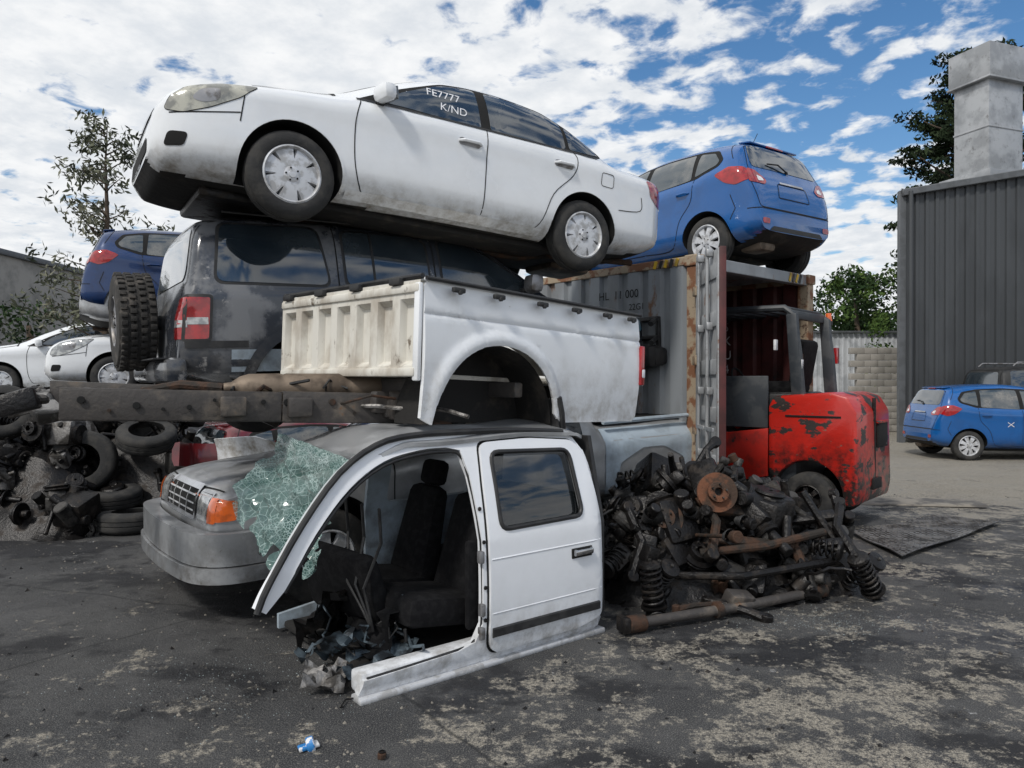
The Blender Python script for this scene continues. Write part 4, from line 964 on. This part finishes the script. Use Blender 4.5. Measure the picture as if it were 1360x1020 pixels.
def arm(b,T,mat='greasy'):
    L_=R.uniform(.22,.46); c=R.uniform(-.12,.12); k=R.uniform(.7,1.4)
    b.tube([(0,0,0),(L_*.3,c*.4,.02),(L_*.7,c,.02),(L_,c*.3,0)],[.03*k,.024*k,.022*k,.028*k],mat,8,T)
    if R.random()<.6: b.tube([(0,.18,0),(L_*.35,.12,.01),(L_*.7,c,.02)],.02*k,mat,8,T); b.cyl((0,.18,-.03),(0,.18,.03),.034*k,mat,T=T)
    for p in ((0,0,0),(L_,c*.3,0)): b.cyl((p[0],p[1],-.03),(p[0],p[1],.03),.034*k,mat,T=T)
def knuckle(b,T,m):
    rotor(b,T,R.uniform(.11,.14),m)
    b.box((.02,.02,-.09),(.16,.10,.10),'greasy',(R.uniform(-20,20),10,0),.03,T=T,jit=.02)
    b.tube([(0,0,-.08),(.05,.12,-.12),(.06,.22,-.16),(.04,.30,-.18)],[.04,.03,.026,.03],'greasy',8,T)
    b.tube([(0,0,-.08),(-.10,-.08,-.12),(-.2,-.1,-.14)],[.035,.026,.022],'greasy',8,T)
    b.box((.10,-.02,-.01),(.07,.15,.09),'castiron',(0,0,20),.02,T=T)
    spring(b,T@Matrix.Translation((.04,.30,-.2))@Matrix.Rotation(-1.45,4,'X'),.06,.24,5.5,.009,'greasy')
def subframe(b,T,m):
    a,c=R.uniform(.3,.42),R.uniform(.18,.26)
    b.tube([(-a,-c,0),(-a*.8,0,.05),(-a,c,0)],[.04,.034,.04],m,8,T);b.tube([(a,-c,0),(a*.8,0,.05),(a,c,0)],[.04,.034,.04],m,8,T)
    b.box((0,c*.5,.03),(a*1.7,.09,.06),m,bev=.02,T=T);b.box((0,-c*.5,.03),(a*1.7,.07,.05),m,bev=.02,T=T)
    for x in (-a,a):
        for y in (-c,c): b.cyl((x,y,-.04),(x,y,.04),.045,'greasy',T=T)
def block(b,T,mat='castiron'):
    a=R.uniform(.10,.2)
    b.box((0,0,0),(a*1.3,a,a),mat,bev=.025,T=T,jit=.02)
    for k in range(6):
        p=Vector((R.uniform(-.5,.5)*a,R.uniform(-.5,.5)*a,R.uniform(-.4,.5)*a)); q=p+Vector((R.uniform(-1,1),R.uniform(-1,1),R.uniform(-1,1)))*a*.7
        b.cyl(p,q,R.uniform(.012,.045),R.choice([mat,'greasy','castiron']),n=12,T=T)
    b.lathe([(.01,.02),(.06,.02),(.07,.01),(.06,0),(.07,-.01),(.06,-.02),(.01,-.02)],(a*.7,0,0),(1,0,0),'greasy',18,T)
def hose(b,p,mat='black',L_=.5,r=.011):
    pts=[Vector(p)];d=Vector((R.uniform(-1,1),R.uniform(-1,1),R.uniform(-.3,.4))).normalized()
    for k in range(10):
        d=(d+Vector((R.uniform(-1,1),R.uniform(-1,1),R.uniform(-1,.5)))*.7).normalized(); q=pts[-1]+d*L_/10; q.z=max(q.z,.02); pts.append(q)
    b.tube(pts,r,mat,7)
def heap(name,hf,xr,yr,count,rusty=.3,seed=1,lift=.04,bend=.06):
    global R
    R=random.Random(seed); e=empty(name); b=B()
    n=40;V=[];F=[]
    for i in range(n+1):
        for j in range(n+1):
            x=xr[0]+(xr[1]-xr[0])*i/n;y=yr[0]+(yr[1]-yr[0])*j/n;h=hf(x,y)
            V.append((x,y,max(-.02,h*.86-.08+R.uniform(-.05,.05)) if h>0.05 else -.02))
    F=[(i*(n+1)+j,(i+1)*(n+1)+j,(i+1)*(n+1)+j+1,i*(n+1)+j+1) for i in range(n) for j in range(n)]
    b.add(V,F,'greasy')
    k=0;tries=0
    while k<count and tries<count*20:
        tries+=1
        x,y=R.uniform(*xr),R.uniform(*yr);h=hf(x,y)
        if h<.12: continue
        T=Matrix.Translation((x,y,max(.06,h*R.uniform(.72,1.0)+lift*R.uniform(-1,1))))@rmat()
        m=R.choice(['rust','rust','rust','rust2']) if R.random()<rusty else R.choice(['greasy','greasy','greasy','castiron'])
        t=R.random()
        if t<.10: spring(b,T,mat='greasy',h=R.uniform(.2,.32))
        elif t<.18: rotor(b,T,R.uniform(.09,.13),m)
        elif t<.28: axle(b,T@Matrix.Translation((0,0,-.25)),R.uniform(.35,.55),m)
        elif t<.42: arm(b,T,m)
        elif t<.52: knuckle(b,T@Matrix.Translation((0,0,.05)),m)
        elif t<.88: block(b,T@Matrix.Scale(R.uniform(.8,1.7),4),R.choice(['castiron','greasy','greasy','alu']) if rusty<.1 else R.choice(['greasy','greasy','greasy','castiron',m]))
        else: hose(b,(x,y,h*.95),R.choice(['black','greasy']))
        k+=1
    return e,b
def hf1(x,y):
    g=lambda cx,cy,sx,sy,h:h*math.exp(-(((x-cx)/sx)**4+((y-cy)/sy)**4))
    return max(g(1.5,6.0,.60,.58,.88),g(2.0,6.0,.60,.48,.60),g(1.15,5.7,.46,.42,.66),g(2.4,5.95,.38,.36,.42),g(1.7,5.5,.6,.26,.26))
e,b=heap('scrap_suspension_parts_pile',hf1,(.5,2.95),(5.05,6.8),170,.15,11)
def TT(p,rx,ry,rz=0): return Matrix.Translation(p)@Euler((rad(rx),rad(ry),rad(rz))).to_matrix().to_4x4()
rotor(b,TT((1.5,5.40,.78),75,-10),.145,'rust2'); rotor(b,TT((1.12,5.4,.58),60,-30),.13,'rust')
subframe(b,TT((1.75,5.45,.50),50,8,12),'rust'); subframe(b,TT((2.15,5.6,.42),38,-10,-15),'greasy'); subframe(b,TT((1.2,5.45,.34),60,14,20),'greasy')
axle(b,TT((1.3,5.5,.45),70,60),.6,'rust'); b.tube([(1.35,5.30,.36),(1.8,5.25,.42),(2.3,5.45,.48)],.03,'rust',10); b.tube([(1.1,5.3,.20),(1.6,5.12,.24),(2.35,5.4,.28)],.028,'greasy',10)
b.fin('heap_parts',e)
e=empty('coil_spring_strut');b=B(); spring(b,TT((.95,4.95,.09),4,-6),.066,.27,6.5,.0105,'greasy');b.box((.93,5.0,.42),(.1,.1,.12),'greasy',(10,20,30),.02);b.fin('strut',e)
e=empty('coil_spring_strut');b=B(); spring(b,TT((2.62,5.36,.08),18,-32),.066,.30,6.5,.0105,'greasy');b.tube([(2.42,5.5,.38),(2.3,5.6,.6),(2.22,5.65,.75)],.03,'greasy',8);b.fin('strut',e)
e=empty('drive_shaft');b=B(); b.tube([(.78,4.67,.06),(1.6,5.03,.065),(2.22,5.36,.07)],.034,'frame',14)
b.cyl((.72,4.64,.06),(.84,4.70,.06),.055,'rust');b.cyl((2.16,5.33,.07),(2.28,5.39,.07),.05,'rust');b.box((.7,4.63,.07),(.05,.11,.10),'greasy',(0,0,25),.015);b.box((1.55,5.06,.09),(.2,.12,.12),'frame',(20,10,25),.02);b.lathe([(.03,0),(.052,.01),(.052,.05),(.03,.06)],(1.35,4.92,.065),(.82,.4,0),'rust',16);b.fin('shaft',e)
e=empty('control_arm');b=B(); arm(b,TT((1.1,4.95,.06),0,0,20),'rust'); arm(b,TT((1.35,5.1,.07),0,8,-30),'greasy');b.fin('arm',e)
def hf2(x,y):
    g=lambda cx,cy,sx,sy,h:h*math.exp(-(((x-cx)/sx)**4+((y-cy)/sy)**4))
    return max(g(-5.3,8.2,.75,.6,1.05),g(-4.6,9.0,1.1,.6,1.25),g(-6.2,9.2,1.1,.9,1.3),g(-5.0,7.75,.6,.35,.45),g(-3.6,9.0,.9,.5,.5))
e,b=heap('scrap_engine_pile',hf2,(-7.4,-2.6),(7.2,10.2),200,.06,5,.06)
for k in range(40):
    x,y=R.uniform(-6.6,-4.3),R.uniform(7.5,9.3);h=hf2(x,y)
    if h<.1: continue
    T=Matrix.Translation((x,y,h))@rmat(); block(b,T@Matrix.Scale(1.7,4),R.choice(['alu','alu','castiron','greasy']))
b.fin('heap_parts',e)
def tyre(b,c,axis,Rr=.31,w=.2,mat='rubber'):
    rim=.19
    b.lathe([(rim,-w/2),(rim+.02,-w/2-.004),(Rr-.04,-w/2),(Rr-.01,-w/2+.02),(Rr,-w/2+.04),(Rr,-.03),(Rr-.01,-.027),(Rr-.01,-.02),(Rr,-.017),(Rr,.017),(Rr-.01,.02),(Rr-.01,.027),(Rr,.03),(Rr,w/2-.04),(Rr-.01,w/2-.02),(Rr-.04,w/2),(rim+.02,w/2+.004),(rim,w/2),(rim+.01,w/2-.03),(rim+.05,0),(rim+.01,-w/2+.03),(rim,-w/2)],c,axis,mat,40)
for i,(c,ax,r) in enumerate([((-4.05,7.85,.11),(.0,.03,1),.33),((-4.75,8.3,.11),(.05,0,1),.34),((-4.45,8.15,.32),(.08,-.1,1),.34),((-4.75,8.2,.70),(.25,-1,.15),.34),((-4.35,8.75,.5),(-.2,-1,.3),.31),((-5.5,8.0,1.25),(.5,-1,.5),.3),((-4.2,9.3,1.15),(.1,.2,1),.32),((-3.4,8.6,.11),(0,0,1),.31),((-6.1,8.1,1.0),(.3,-1,.2),.31),((-4.2,8.5,.95),(.2,-.4,1),.32)]):
    e=empty('car_tyre');b=B();tyre(b,c,ax,r,.2);b.fin('tyre',e)

# tread plate, litter
e=empty('steel_tread_plate',(0,0,0));b=B()
Pq=[(3.5,7.62),(3.46,6.55),(5.40,8.15),(4.9,8.5)]
n=10;V=[]
a0,a1,a2,a3=[Vector((*p,0)) for p in (Pq[1],Pq[2],Pq[3],Pq[0])]
for z in (.016,.024):
    for i in range(n+1):
        for j in range(n+1):
            p=a0.lerp(a1,i/n).lerp(a3.lerp(a2,i/n),j/n); V.append((p.x,p.y,z+.018+.01*math.sin(i*.9+j*.7)))
m1=(n+1)**2
F=[(o+i*(n+1)+j,o+(i+1)*(n+1)+j,o+(i+1)*(n+1)+j+1,o+i*(n+1)+j+1) for o in (0,m1) for i in range(n) for j in range(n)]
b.add(V,F,'plate')
for i in range(34):
    for j in range(20):
        p=a0.lerp(a1,(i+.5)/34).lerp(a3.lerp(a2,(i+.5)/34),(j+.5)/20); b.box((p.x,p.y,.050+.01*math.sin(i*.26+j*.35)),(.035,.01,.006),'alu',(0,0,45 if (i+j)%2 else -45),0)
b.fin('plate',e)
e=empty('crushed_can');b=B();b.cyl((-.89,3.2,.012),(-.86,3.21,.02),.035,'cap',n=20);b.box((-.88,3.2,.015),(.09,.05,.015),'cap',(0,0,30),.006,jit=.006);b.fin('can',e)
e=empty('steel_nut');b=B();b.cyl((-.55,3.12,.0),(-.55,3.12,.025),.02,'rust',n=6);b.lathe([(.008,.026),(.016,.03),(.008,.032)],(-.55,3.12,0),(0,0,1),'greasy',12);b.fin('nut',e)
e=empty('flattened_scrap_sheet');b=B()
b.box((5.2,9.6,.02),(1.6,.5,.02),'stone',(0,0,-12),.004,jit=.02);b.fin('sheet',e)

def scatter(name,count,region,size,mat,seed):
    rr=random.Random(seed);b=B()
    for _ in range(count):
        x,y=region(rr); s=size(rr)
        v=[(x+rr.uniform(.5,1)*s,y,0),(x,y+rr.uniform(.5,1)*s,0),(x-rr.uniform(.5,1)*s,y,0),(x,y-rr.uniform(.5,1)*s,0),(x+rr.uniform(-.3,.3)*s,y+rr.uniform(-.3,.3)*s,s*rr.uniform(.4,.9))]
        b.add(v,[(0,1,4),(1,2,4),(2,3,4),(3,0,4)],mat)
    return b.fin(name,None,angle=20)
def rg(rr):
    y=2.2+9*rr.random()**1.3; return rr.uniform(-.8,.8)*y,y
scatter('gravel',6000,rg,lambda r:.003+.012*r.random()**3,'stone',1)
scatter('glass_crumbs',500,lambda r:(2.1+r.gauss(0,.4),4.9+r.gauss(0,.16)),lambda r:.002+.003*r.random(),'shard',2)
scatter('glass_crumbs',400,lambda r:(-1.5+r.gauss(0,.5),3.9+r.gauss(0,.3)),lambda r:.002+.003*r.random(),'shard',3)
scatter('litter_fragments',260,rg,lambda r:.008+.02*r.random(),'greasy',4)

# ------------------------------------------------------------ ground
def ground():
    m=bpy.data.materials.new('worn_asphalt');m.use_nodes=True;nt=m.node_tree;N=nt.nodes;L=nt.links;p=N['Principled BSDF']
    tc=N.new('ShaderNodeTexCoord');o=tc.outputs['Object']
    def noise(s,d=8,r=.6,st=None):
        n=N.new('ShaderNodeTexNoise');n.inputs['Scale'].default_value=s;n.inputs['Detail'].default_value=d;n.inputs['Roughness'].default_value=r
        if st:
            mp=N.new('ShaderNodeMapping');mp.inputs['Scale'].default_value=st;mp.inputs['Location'].default_value=(3.1,7.7,0);L.new(o,mp.inputs[0]);L.new(mp.outputs[0],n.inputs[0])
        else: L.new(o,n.inputs[0])
        return n.outputs['Fac']
    def mr(x,a,b,c=0,d=1):
        n=N.new('ShaderNodeMapRange');n.interpolation_type='SMOOTHSTEP'
        for i,v in enumerate((a,b,c,d)): n.inputs[i+1].default_value=v
        L.new(x,n.inputs[0]);return n.outputs[0]
    def ma(op,a,b):
        n=N.new('ShaderNodeMath');n.operation=op
        for i,v in enumerate((a,b)):
            if isinstance(v,(int,float)): n.inputs[i].default_value=v
            else: L.new(v,n.inputs[i])
        return n.outputs[0]
    def mix(f,a,b):
        n=N.new('ShaderNodeMix');n.data_type='RGBA'
        if isinstance(f,float): n.inputs[0].default_value=f
        else: L.new(f,n.inputs[0])
        for i,x in ((6,a),(7,b)):
            if isinstance(x,tuple): n.inputs[i].default_value=(*x,1)
            else: L.new(x,n.inputs[i])
        return n.outputs[2]
    fine=noise(150,2,.7);fine2=noise(45,4,.75)
    base=mix(mr(noise(1.3,8,.72),.38,.64),(.017,.018,.021),(.055,.055,.056))
    base=mix(mr(fine,.47,.66),base,(.15,.145,.135))
    oil=mr(noise(.8,7,.68,(1,1.3,1)),.50,.57)
    base=mix(ma('MULTIPLY',oil,.85),base,(.009,.009,.011))
    sx=N.new('ShaderNodeSeparateXYZ');L.new(o,sx.inputs[0])
    far=ma('MULTIPLY',mr(sx.outputs[1],7.5,11),mr(sx.outputs[0],2.5,6))
    near=ma('MULTIPLY',mr(sx.outputs[1],5.2,3.0),.035)
    n1=noise(2.0,10,.78);n2=noise(13,6,.75)
    dm=ma('ADD',ma('ADD',ma('MULTIPLY',n1,.70),ma('MULTIPLY',n2,.32)),ma('ADD',ma('MULTIPLY',far,.14),near))
    dm=ma('ADD',dm,ma('MULTIPLY',mr(sx.outputs[0],-1.2,1.2),.055))
    dust=mr(dm,.578,.63)
    dust=ma('MULTIPLY',dust,mr(fine2,.36,.58,.10,1))
    col=mix(dust,base,mix(mr(fine,.4,.6),(.20,.18,.145),(.44,.40,.33)))
    sp=ma('MULTIPLY',mr(noise(2.6,10,.78,(1,.6,1)),.64,.67),mr(fine2,.42,.56))
    col=mix(ma('MULTIPLY',sp,.85),col,(.50,.50,.50))
    v=N.new('ShaderNodeTexVoronoi');v.feature='DISTANCE_TO_EDGE';v.inputs['Scale'].default_value=.33
    mp=N.new('ShaderNodeMixRGB');mp.inputs[0].default_value=.12;L.new(o,mp.inputs[1])
    nn=N.new('ShaderNodeTexNoise');nn.inputs['Scale'].default_value=2;nn.inputs['Detail'].default_value=6;L.new(o,nn.inputs[0]);L.new(nn.outputs['Color'],mp.inputs[2]);L.new(mp.outputs[0],v.inputs['Vector'])
    cr=ma('MULTIPLY',mr(v.outputs['Distance'],.0,.005,1,0),mr(sx.outputs[1],7,5.5))
    col=mix(ma('MULTIPLY',cr,.7),col,(.008,.008,.008))
    L.new(col,p.inputs['Base Color'])
    wet=mr(noise(1.0,6,.65),.45,.58,.80,.34)
    L.new(ma('MAXIMUM',wet,ma('MULTIPLY',dust,.95)),p.inputs['Roughness'])
    bu=N.new('ShaderNodeBump');bu.inputs['Strength'].default_value=.8;bu.inputs['Distance'].default_value=.012
    L.new(ma('ADD',ma('ADD',ma('MULTIPLY',fine,.7),ma('MULTIPLY',fine2,.9)),ma('MULTIPLY',n1,2.5)),bu.inputs['Height']);L.new(bu.outputs[0],p.inputs['Normal'])
    mk('ground',[(-300,-200,0),(300,-200,0),(300,500,0),(-300,500,0)],[(0,1,2,3)],[m])
ground()

# ------------------------------------------------------------ buildings
def shed():
    e=empty('corrugated_steel_shed');b=B()
    p0=(10.0,19.0);p1=(26.0,17.4)
    corrug(b,p1,p0,.1,8.7,6.35,.24,.045,'shed',.5)
    corrug(b,p0,(17.5,31.0),.1,6.35,6.35,.24,.045,'shed',.5)
    b.box((10.0,19.0,3.2),(.16,.16,6.5),'gutter',(0,0,-6),.01)
    b.box((18.0,18.12,7.56),(16.35,.22,.17),'gutter',(0,-8.35,-5.7),.02)
    b.cyl((10.12,18.78,.1),(10.12,18.78,6.4),.05,'shed')
    b.add([(10,19,6.42),(26,17.4,8.75),(33,31,8.75),(17.5,31,6.42)],[(0,1,2,3)],'gutter')
    b.fin('shed_walls',e,angle=20)
    e=empty('galvanised_flue');b=B()
    X=12.85
    b.box((X,20.0,8.1),(1.26,1.0,4.2),'galv',(0,0,20),.01)
    b.box((X,20.0,9.95),(1.46,1.2,.9),'galv',(0,0,20),.01)
    b.box((X,20.0,9.5),(1.52,1.26,.05),'galv',(0,0,20),.01)
    b.box((X,20.0,8.25),(1.30,1.04,.05),'galv',(0,0,20),.01)
    b.box((X,20.0,6.9),(1.8,1.5,.3),'galv',(0,0,20),.02)
    b.fin('flue_duct',e)
    e=empty('concrete_block_wall');b=B()
    for r in range(13):
        for k in range(14): b.box((10.7+.42*k+(.2 if r%2 else 0),23.0,.11+.2*r),(.41,.2,.19),'concrete',bev=.008)
    b.fin('blocks',e)
    e=empty('corrugated_fence');b=B(); corrug(b,(15,27),(3,27),.1,3.3,3.3,.2,.03,'fencew',.5); b.box((9,26.9,3.35),(12,.1,.08),'gutter');b.fin('fence_sheets',e)
    e=empty('grey_concrete_building');b=B(); b.box((-28.4,34,3.5),(13,10,7.0),'concrete',bev=.03); b.box((-28.4,34,7.1),(13.3,10.3,.25),'gutter',bev=.03)
    for k in range(3): b.box((-32.4+2.8*k,28.98,4.2),(1.6,.06,1.2),'glass',bev=.01)
    b.fin('walls',e)
    e=empty('timber_fence');b=B()
    for k in range(110): b.box((-34+.32*k,24.5,1.1),(.29,.03,2.2+R.uniform(-.03,.03)),'frame',bev=.005)
    b.fin('palings',e)
shed()

# ------------------------------------------------------------ trees
def leaves(b,clumps,per,size,mats,seed,flat=1.0,aspect=.45):
    rr=np.random.RandomState(seed)
    for ci,(c,r) in enumerate(clumps):
        n=int(per*r*r)+6; d=rr.normal(size=(n,3));d/=np.linalg.norm(d,axis=1)[:,None]
        p=np.array(c)+d*(r*rr.uniform(.25,1,(n,1))**.6)*np.array([1,1,flat])
        a=rr.normal(size=(n,3));a/=np.linalg.norm(a,axis=1)[:,None];t=rr.normal(size=(n,3));q=np.cross(a,t);q/=np.linalg.norm(q,axis=1)[:,None]
        s=size*rr.uniform(.5,1.3,(n,1))
        V=np.stack([p-a*s,p+q*s*aspect,p+a*s,p-q*s*aspect],1).reshape(-1,3)
        m=mats[rr.randint(len(mats))] if ci%3 else mats[0]
        b.add(V.tolist(),[(4*i,4*i+1,4*i+2,4*i+3) for i in range(n)],m)
def gum():
    e=empty('young_gum_tree',(-7.3,13.3,0));b=B();rr=random.Random(9);cl=[]
    tr=[(0,0,0),(.05,0,1.5),(-.05,.05,3),(.03,0,4.5),(0,0,5.5),(.04,0,6.25)]
    b.tube(tr,[.1,.08,.06,.04,.02,.006],'bark',8)
    for k in range(52):
        t=rr.uniform(.35,.98);z=6.25*t;a=rr.uniform(0,6.28);L_=(1.5*(1-t)+.4)*rr.uniform(.6,1.15)
        p=Vector((0,0,z));pts=[p];d=Vector((math.cos(a),math.sin(a),rr.uniform(.3,.8))).normalized()
        for j in range(4):
            d=(d+Vector((rr.uniform(-.2,.2),rr.uniform(-.2,.2),-.05))).normalized();p=p+d*L_/4;pts.append(p)
            if j>0: cl.append((tuple(p+Vector((rr.uniform(-.1,.1),rr.uniform(-.1,.1),rr.uniform(-.1,.05)))),rr.uniform(.12,.26)))
        b.tube(pts,[.02,.014,.01,.006,.003],'bark',5)
    leaves(b,cl,420,.07,['gum1','gum2'],4,1,.3)
    b.fin('trunk_and_crown',e,angle=0)
gum()
def macro():
    e=empty('macrocarpa_tree',(23.6,37,0));b=B();rr=random.Random(21);cl=[]
    b.tube([(0,0,0),(.2,0,6),(-.2,0,12),(.3,0,17)],[.6,.45,.28,.06],'bark',10)
    for k in range(66):
        z=rr.uniform(6,17.5);a=rr.uniform(0,6.28);L_=(5.4-abs(z-9.5)*.42)*rr.uniform(.6,1.0)
        p=Vector((0,0,z));pts=[p];d=Vector((math.cos(a),math.sin(a),rr.uniform(0,.35)))
        for j in range(5):
            p=p+d*L_/5;d=(d+Vector((rr.uniform(-.15,.15),rr.uniform(-.15,.15),rr.uniform(-.05,.12))));pts.append(p)
            if j>=1:
                for q in range(2): cl.append((tuple(p+Vector((rr.uniform(-.6,.6),rr.uniform(-.6,.6),rr.uniform(-.15,.3)))),rr.uniform(.3,.7)))
        b.tube(pts,[.12,.1,.08,.06,.04,.02],'bark',6)
    leaves(b,cl,170,.15,['mac1','mac2'],8,.5,.4)
    b.fin('trunk_and_crown',e,angle=0)
macro()
def mass(name,cs,per,size,mats,seed,trunk=True):
    e=empty(name);b=B();rr=random.Random(seed);cl=[]
    for (x,y,h,w) in cs:
        if trunk: b.tube([(x,y,0),(x+.2,y,h*.5),(x,y,h*.8)],[.25,.18,.06],'bark',8)
        for k in range(int(26*w)):
            a=rr.uniform(0,6.28);rad_=w*math.sqrt(rr.random());z=h*.2+(h*.78)*rr.random()**.7
            f=math.sqrt(max(.05,1-((z-h*.45)/(h*.58))**2))
            cl.append(((x+rad_*f*math.cos(a),y+rad_*f*math.sin(a),z),rr.uniform(.35,.8)*w*.28+.12))
    leaves(b,cl,per,size,mats,seed,.8,.5); b.fin('foliage',e,angle=0)
mass('broadleaf_tree',[(19.0,41,7.6,2.6)],150,.15,['leaf2','leaf1'],31)
mass('broadleaf_tree',[(23.2,44,8.4,3.0)],120,.15,['leaf2','leaf1'],32)
mass('broadleaf_tree',[(15.5,43,7.0,2.4)],150,.15,['leaf2','leaf1'],33)
mass('broadleaf_tree',[(21.0,46,8.2,2.8)],120,.15,['leaf2','leaf2','leaf1'],38)
mass('shrub',[(12.9,25.2,3.9,1.0)],260,.07,['leaf1','leaf1','leaf2'],34,False)
mass('shrub',[(-13.4,20.5,3.9,1.5)],160,.08,['leaf2','gum2'],35,True)
mass('shrub',[(-9.2,17.5,4.0,1.0)],200,.06,['leaf2','gum2','gum1'],36,True)
rr=random.Random(77)
mass('distant_tree_line',[(-70+7*i+rr.uniform(-2,2),85+rr.uniform(-6,6),rr.uniform(6,10),4.5) for i in range(23)],7,.45,['leaf2','mac1','leaf2'],37,False)

# ------------------------------------------------------------ world, sun, camera
w=bpy.data.worlds.new("World");sc.world=w;w.use_nodes=True;nt=w.node_tree;N=nt.nodes;L=nt.links
for n in list(N): N.remove(n)
sunaz,sunel=(-.42,-.66),48
out=N.new('ShaderNodeOutputWorld');bg=N.new('ShaderNodeBackground');L.new(bg.outputs[0],out.inputs[0])
STR=.1; bg.inputs[1].default_value=STR
sky=N.new('ShaderNodeTexSky');sky.sky_type='NISHITA';sky.sun_disc=False;sky.sun_elevation=rad(sunel)
az=math.atan2(sunaz[0],sunaz[1]); sky.sun_rotation=az
tc=N.new('ShaderNodeTexCoord');sx=N.new('ShaderNodeSeparateXYZ');L.new(tc.outputs['Generated'],sx.inputs[0])
def ma(op,a,b=None):
    n=N.new('ShaderNodeMath');n.operation=op
    for i,v in enumerate((a,b)):
        if v is None: continue
        if isinstance(v,(int,float)): n.inputs[i].default_value=v
        else: L.new(v,n.inputs[i])
    return n.outputs[0]
def mr(x,a,b,c=0,d=1):
    n=N.new('ShaderNodeMapRange');n.interpolation_type='SMOOTHSTEP'
    for i,v in enumerate((a,b,c,d)): n.inputs[i+1].default_value=v
    L.new(x,n.inputs[0]);return n.outputs[0]
zc=ma('ADD',ma('MAXIMUM',sx.outputs[2],0),.14)
cb=N.new('ShaderNodeCombineXYZ');L.new(ma('DIVIDE',sx.outputs[0],zc),cb.inputs[0]);L.new(ma('DIVIDE',sx.outputs[1],zc),cb.inputs[1])
def noise(s,d,r,off,dist=0,st=(1,1,1)):
    mp=N.new('ShaderNodeMapping');mp.inputs['Location'].default_value=off;mp.inputs['Scale'].default_value=st;mp.inputs['Rotation'].default_value=(0,0,.5);L.new(cb.outputs[0],mp.inputs[0])
    n=N.new('ShaderNodeTexNoise');n.inputs['Scale'].default_value=s;n.inputs['Detail'].default_value=d;n.inputs['Roughness'].default_value=r;n.inputs['Distortion'].default_value=dist;L.new(mp.outputs[0],n.inputs[0]);return n.outputs['Fac']
big=noise(1.1,3,.5,(2.3,1.1,0));lump=noise(8.5,6,.56,(0,0,0),.25)
cov=ma('ADD',ma('MULTIPLY',big,.55),ma('MULTIPLY',lump,.95))
blue=ma('MULTIPLY',mr(sx.outputs[2],.06,.26),mr(sx.outputs[0],-.25,.15))
cov=ma('ADD',cov,ma('SUBTRACT',.20,ma('MULTIPLY',blue,.145)))
mask=mr(cov,.70,.87)
shade=mr(noise(6.5,6,.6,(5,3,0)),.3,.7)
def mixc(f,a,b):
    n=N.new('ShaderNodeMix');n.data_type='RGBA';L.new(f,n.inputs[0])
    for i,x in ((6,a),(7,b)):
        if isinstance(x,tuple): n.inputs[i].default_value=(*x,1)
        else: L.new(x,n.inputs[i])
    return n.outputs[2]
k=1/STR
cloud=mixc(shade,(.72*k,.76*k,.81*k),(.95*k,.96*k,.97*k))
hs=N.new('ShaderNodeHueSaturation');hs.inputs['Saturation'].default_value=1.3;hs.inputs['Value'].default_value=1.25;L.new(sky.outputs[0],hs.inputs['Color'])
L.new(mixc(mask,hs.outputs[0],cloud),bg.inputs[0])
sd=bpy.data.lights.new('sun','SUN');sd.energy=2.3;sd.angle=rad(8);sd.color=(1,.96,.90);so=bpy.data.objects.new('sun',sd);sc.collection.objects.link(so)
v=Vector((sunaz[0],sunaz[1],0)).normalized()*math.cos(rad(sunel))+Vector((0,0,math.sin(rad(sunel))))
so.rotation_euler=v.to_track_quat('Z','Y').to_euler()
cd=bpy.data.cameras.new('camera');cam=bpy.data.objects.new('camera',cd);sc.collection.objects.link(cam);sc.camera=cam
cd.lens=26;cd.sensor_width=36;cd.clip_end=2000;cam.location=(0,0,1.6);cam.rotation_euler=(rad(89.7),0,0)
sc.view_settings.view_transform='Standard';sc.view_settings.look='None';sc.view_settings.exposure=0
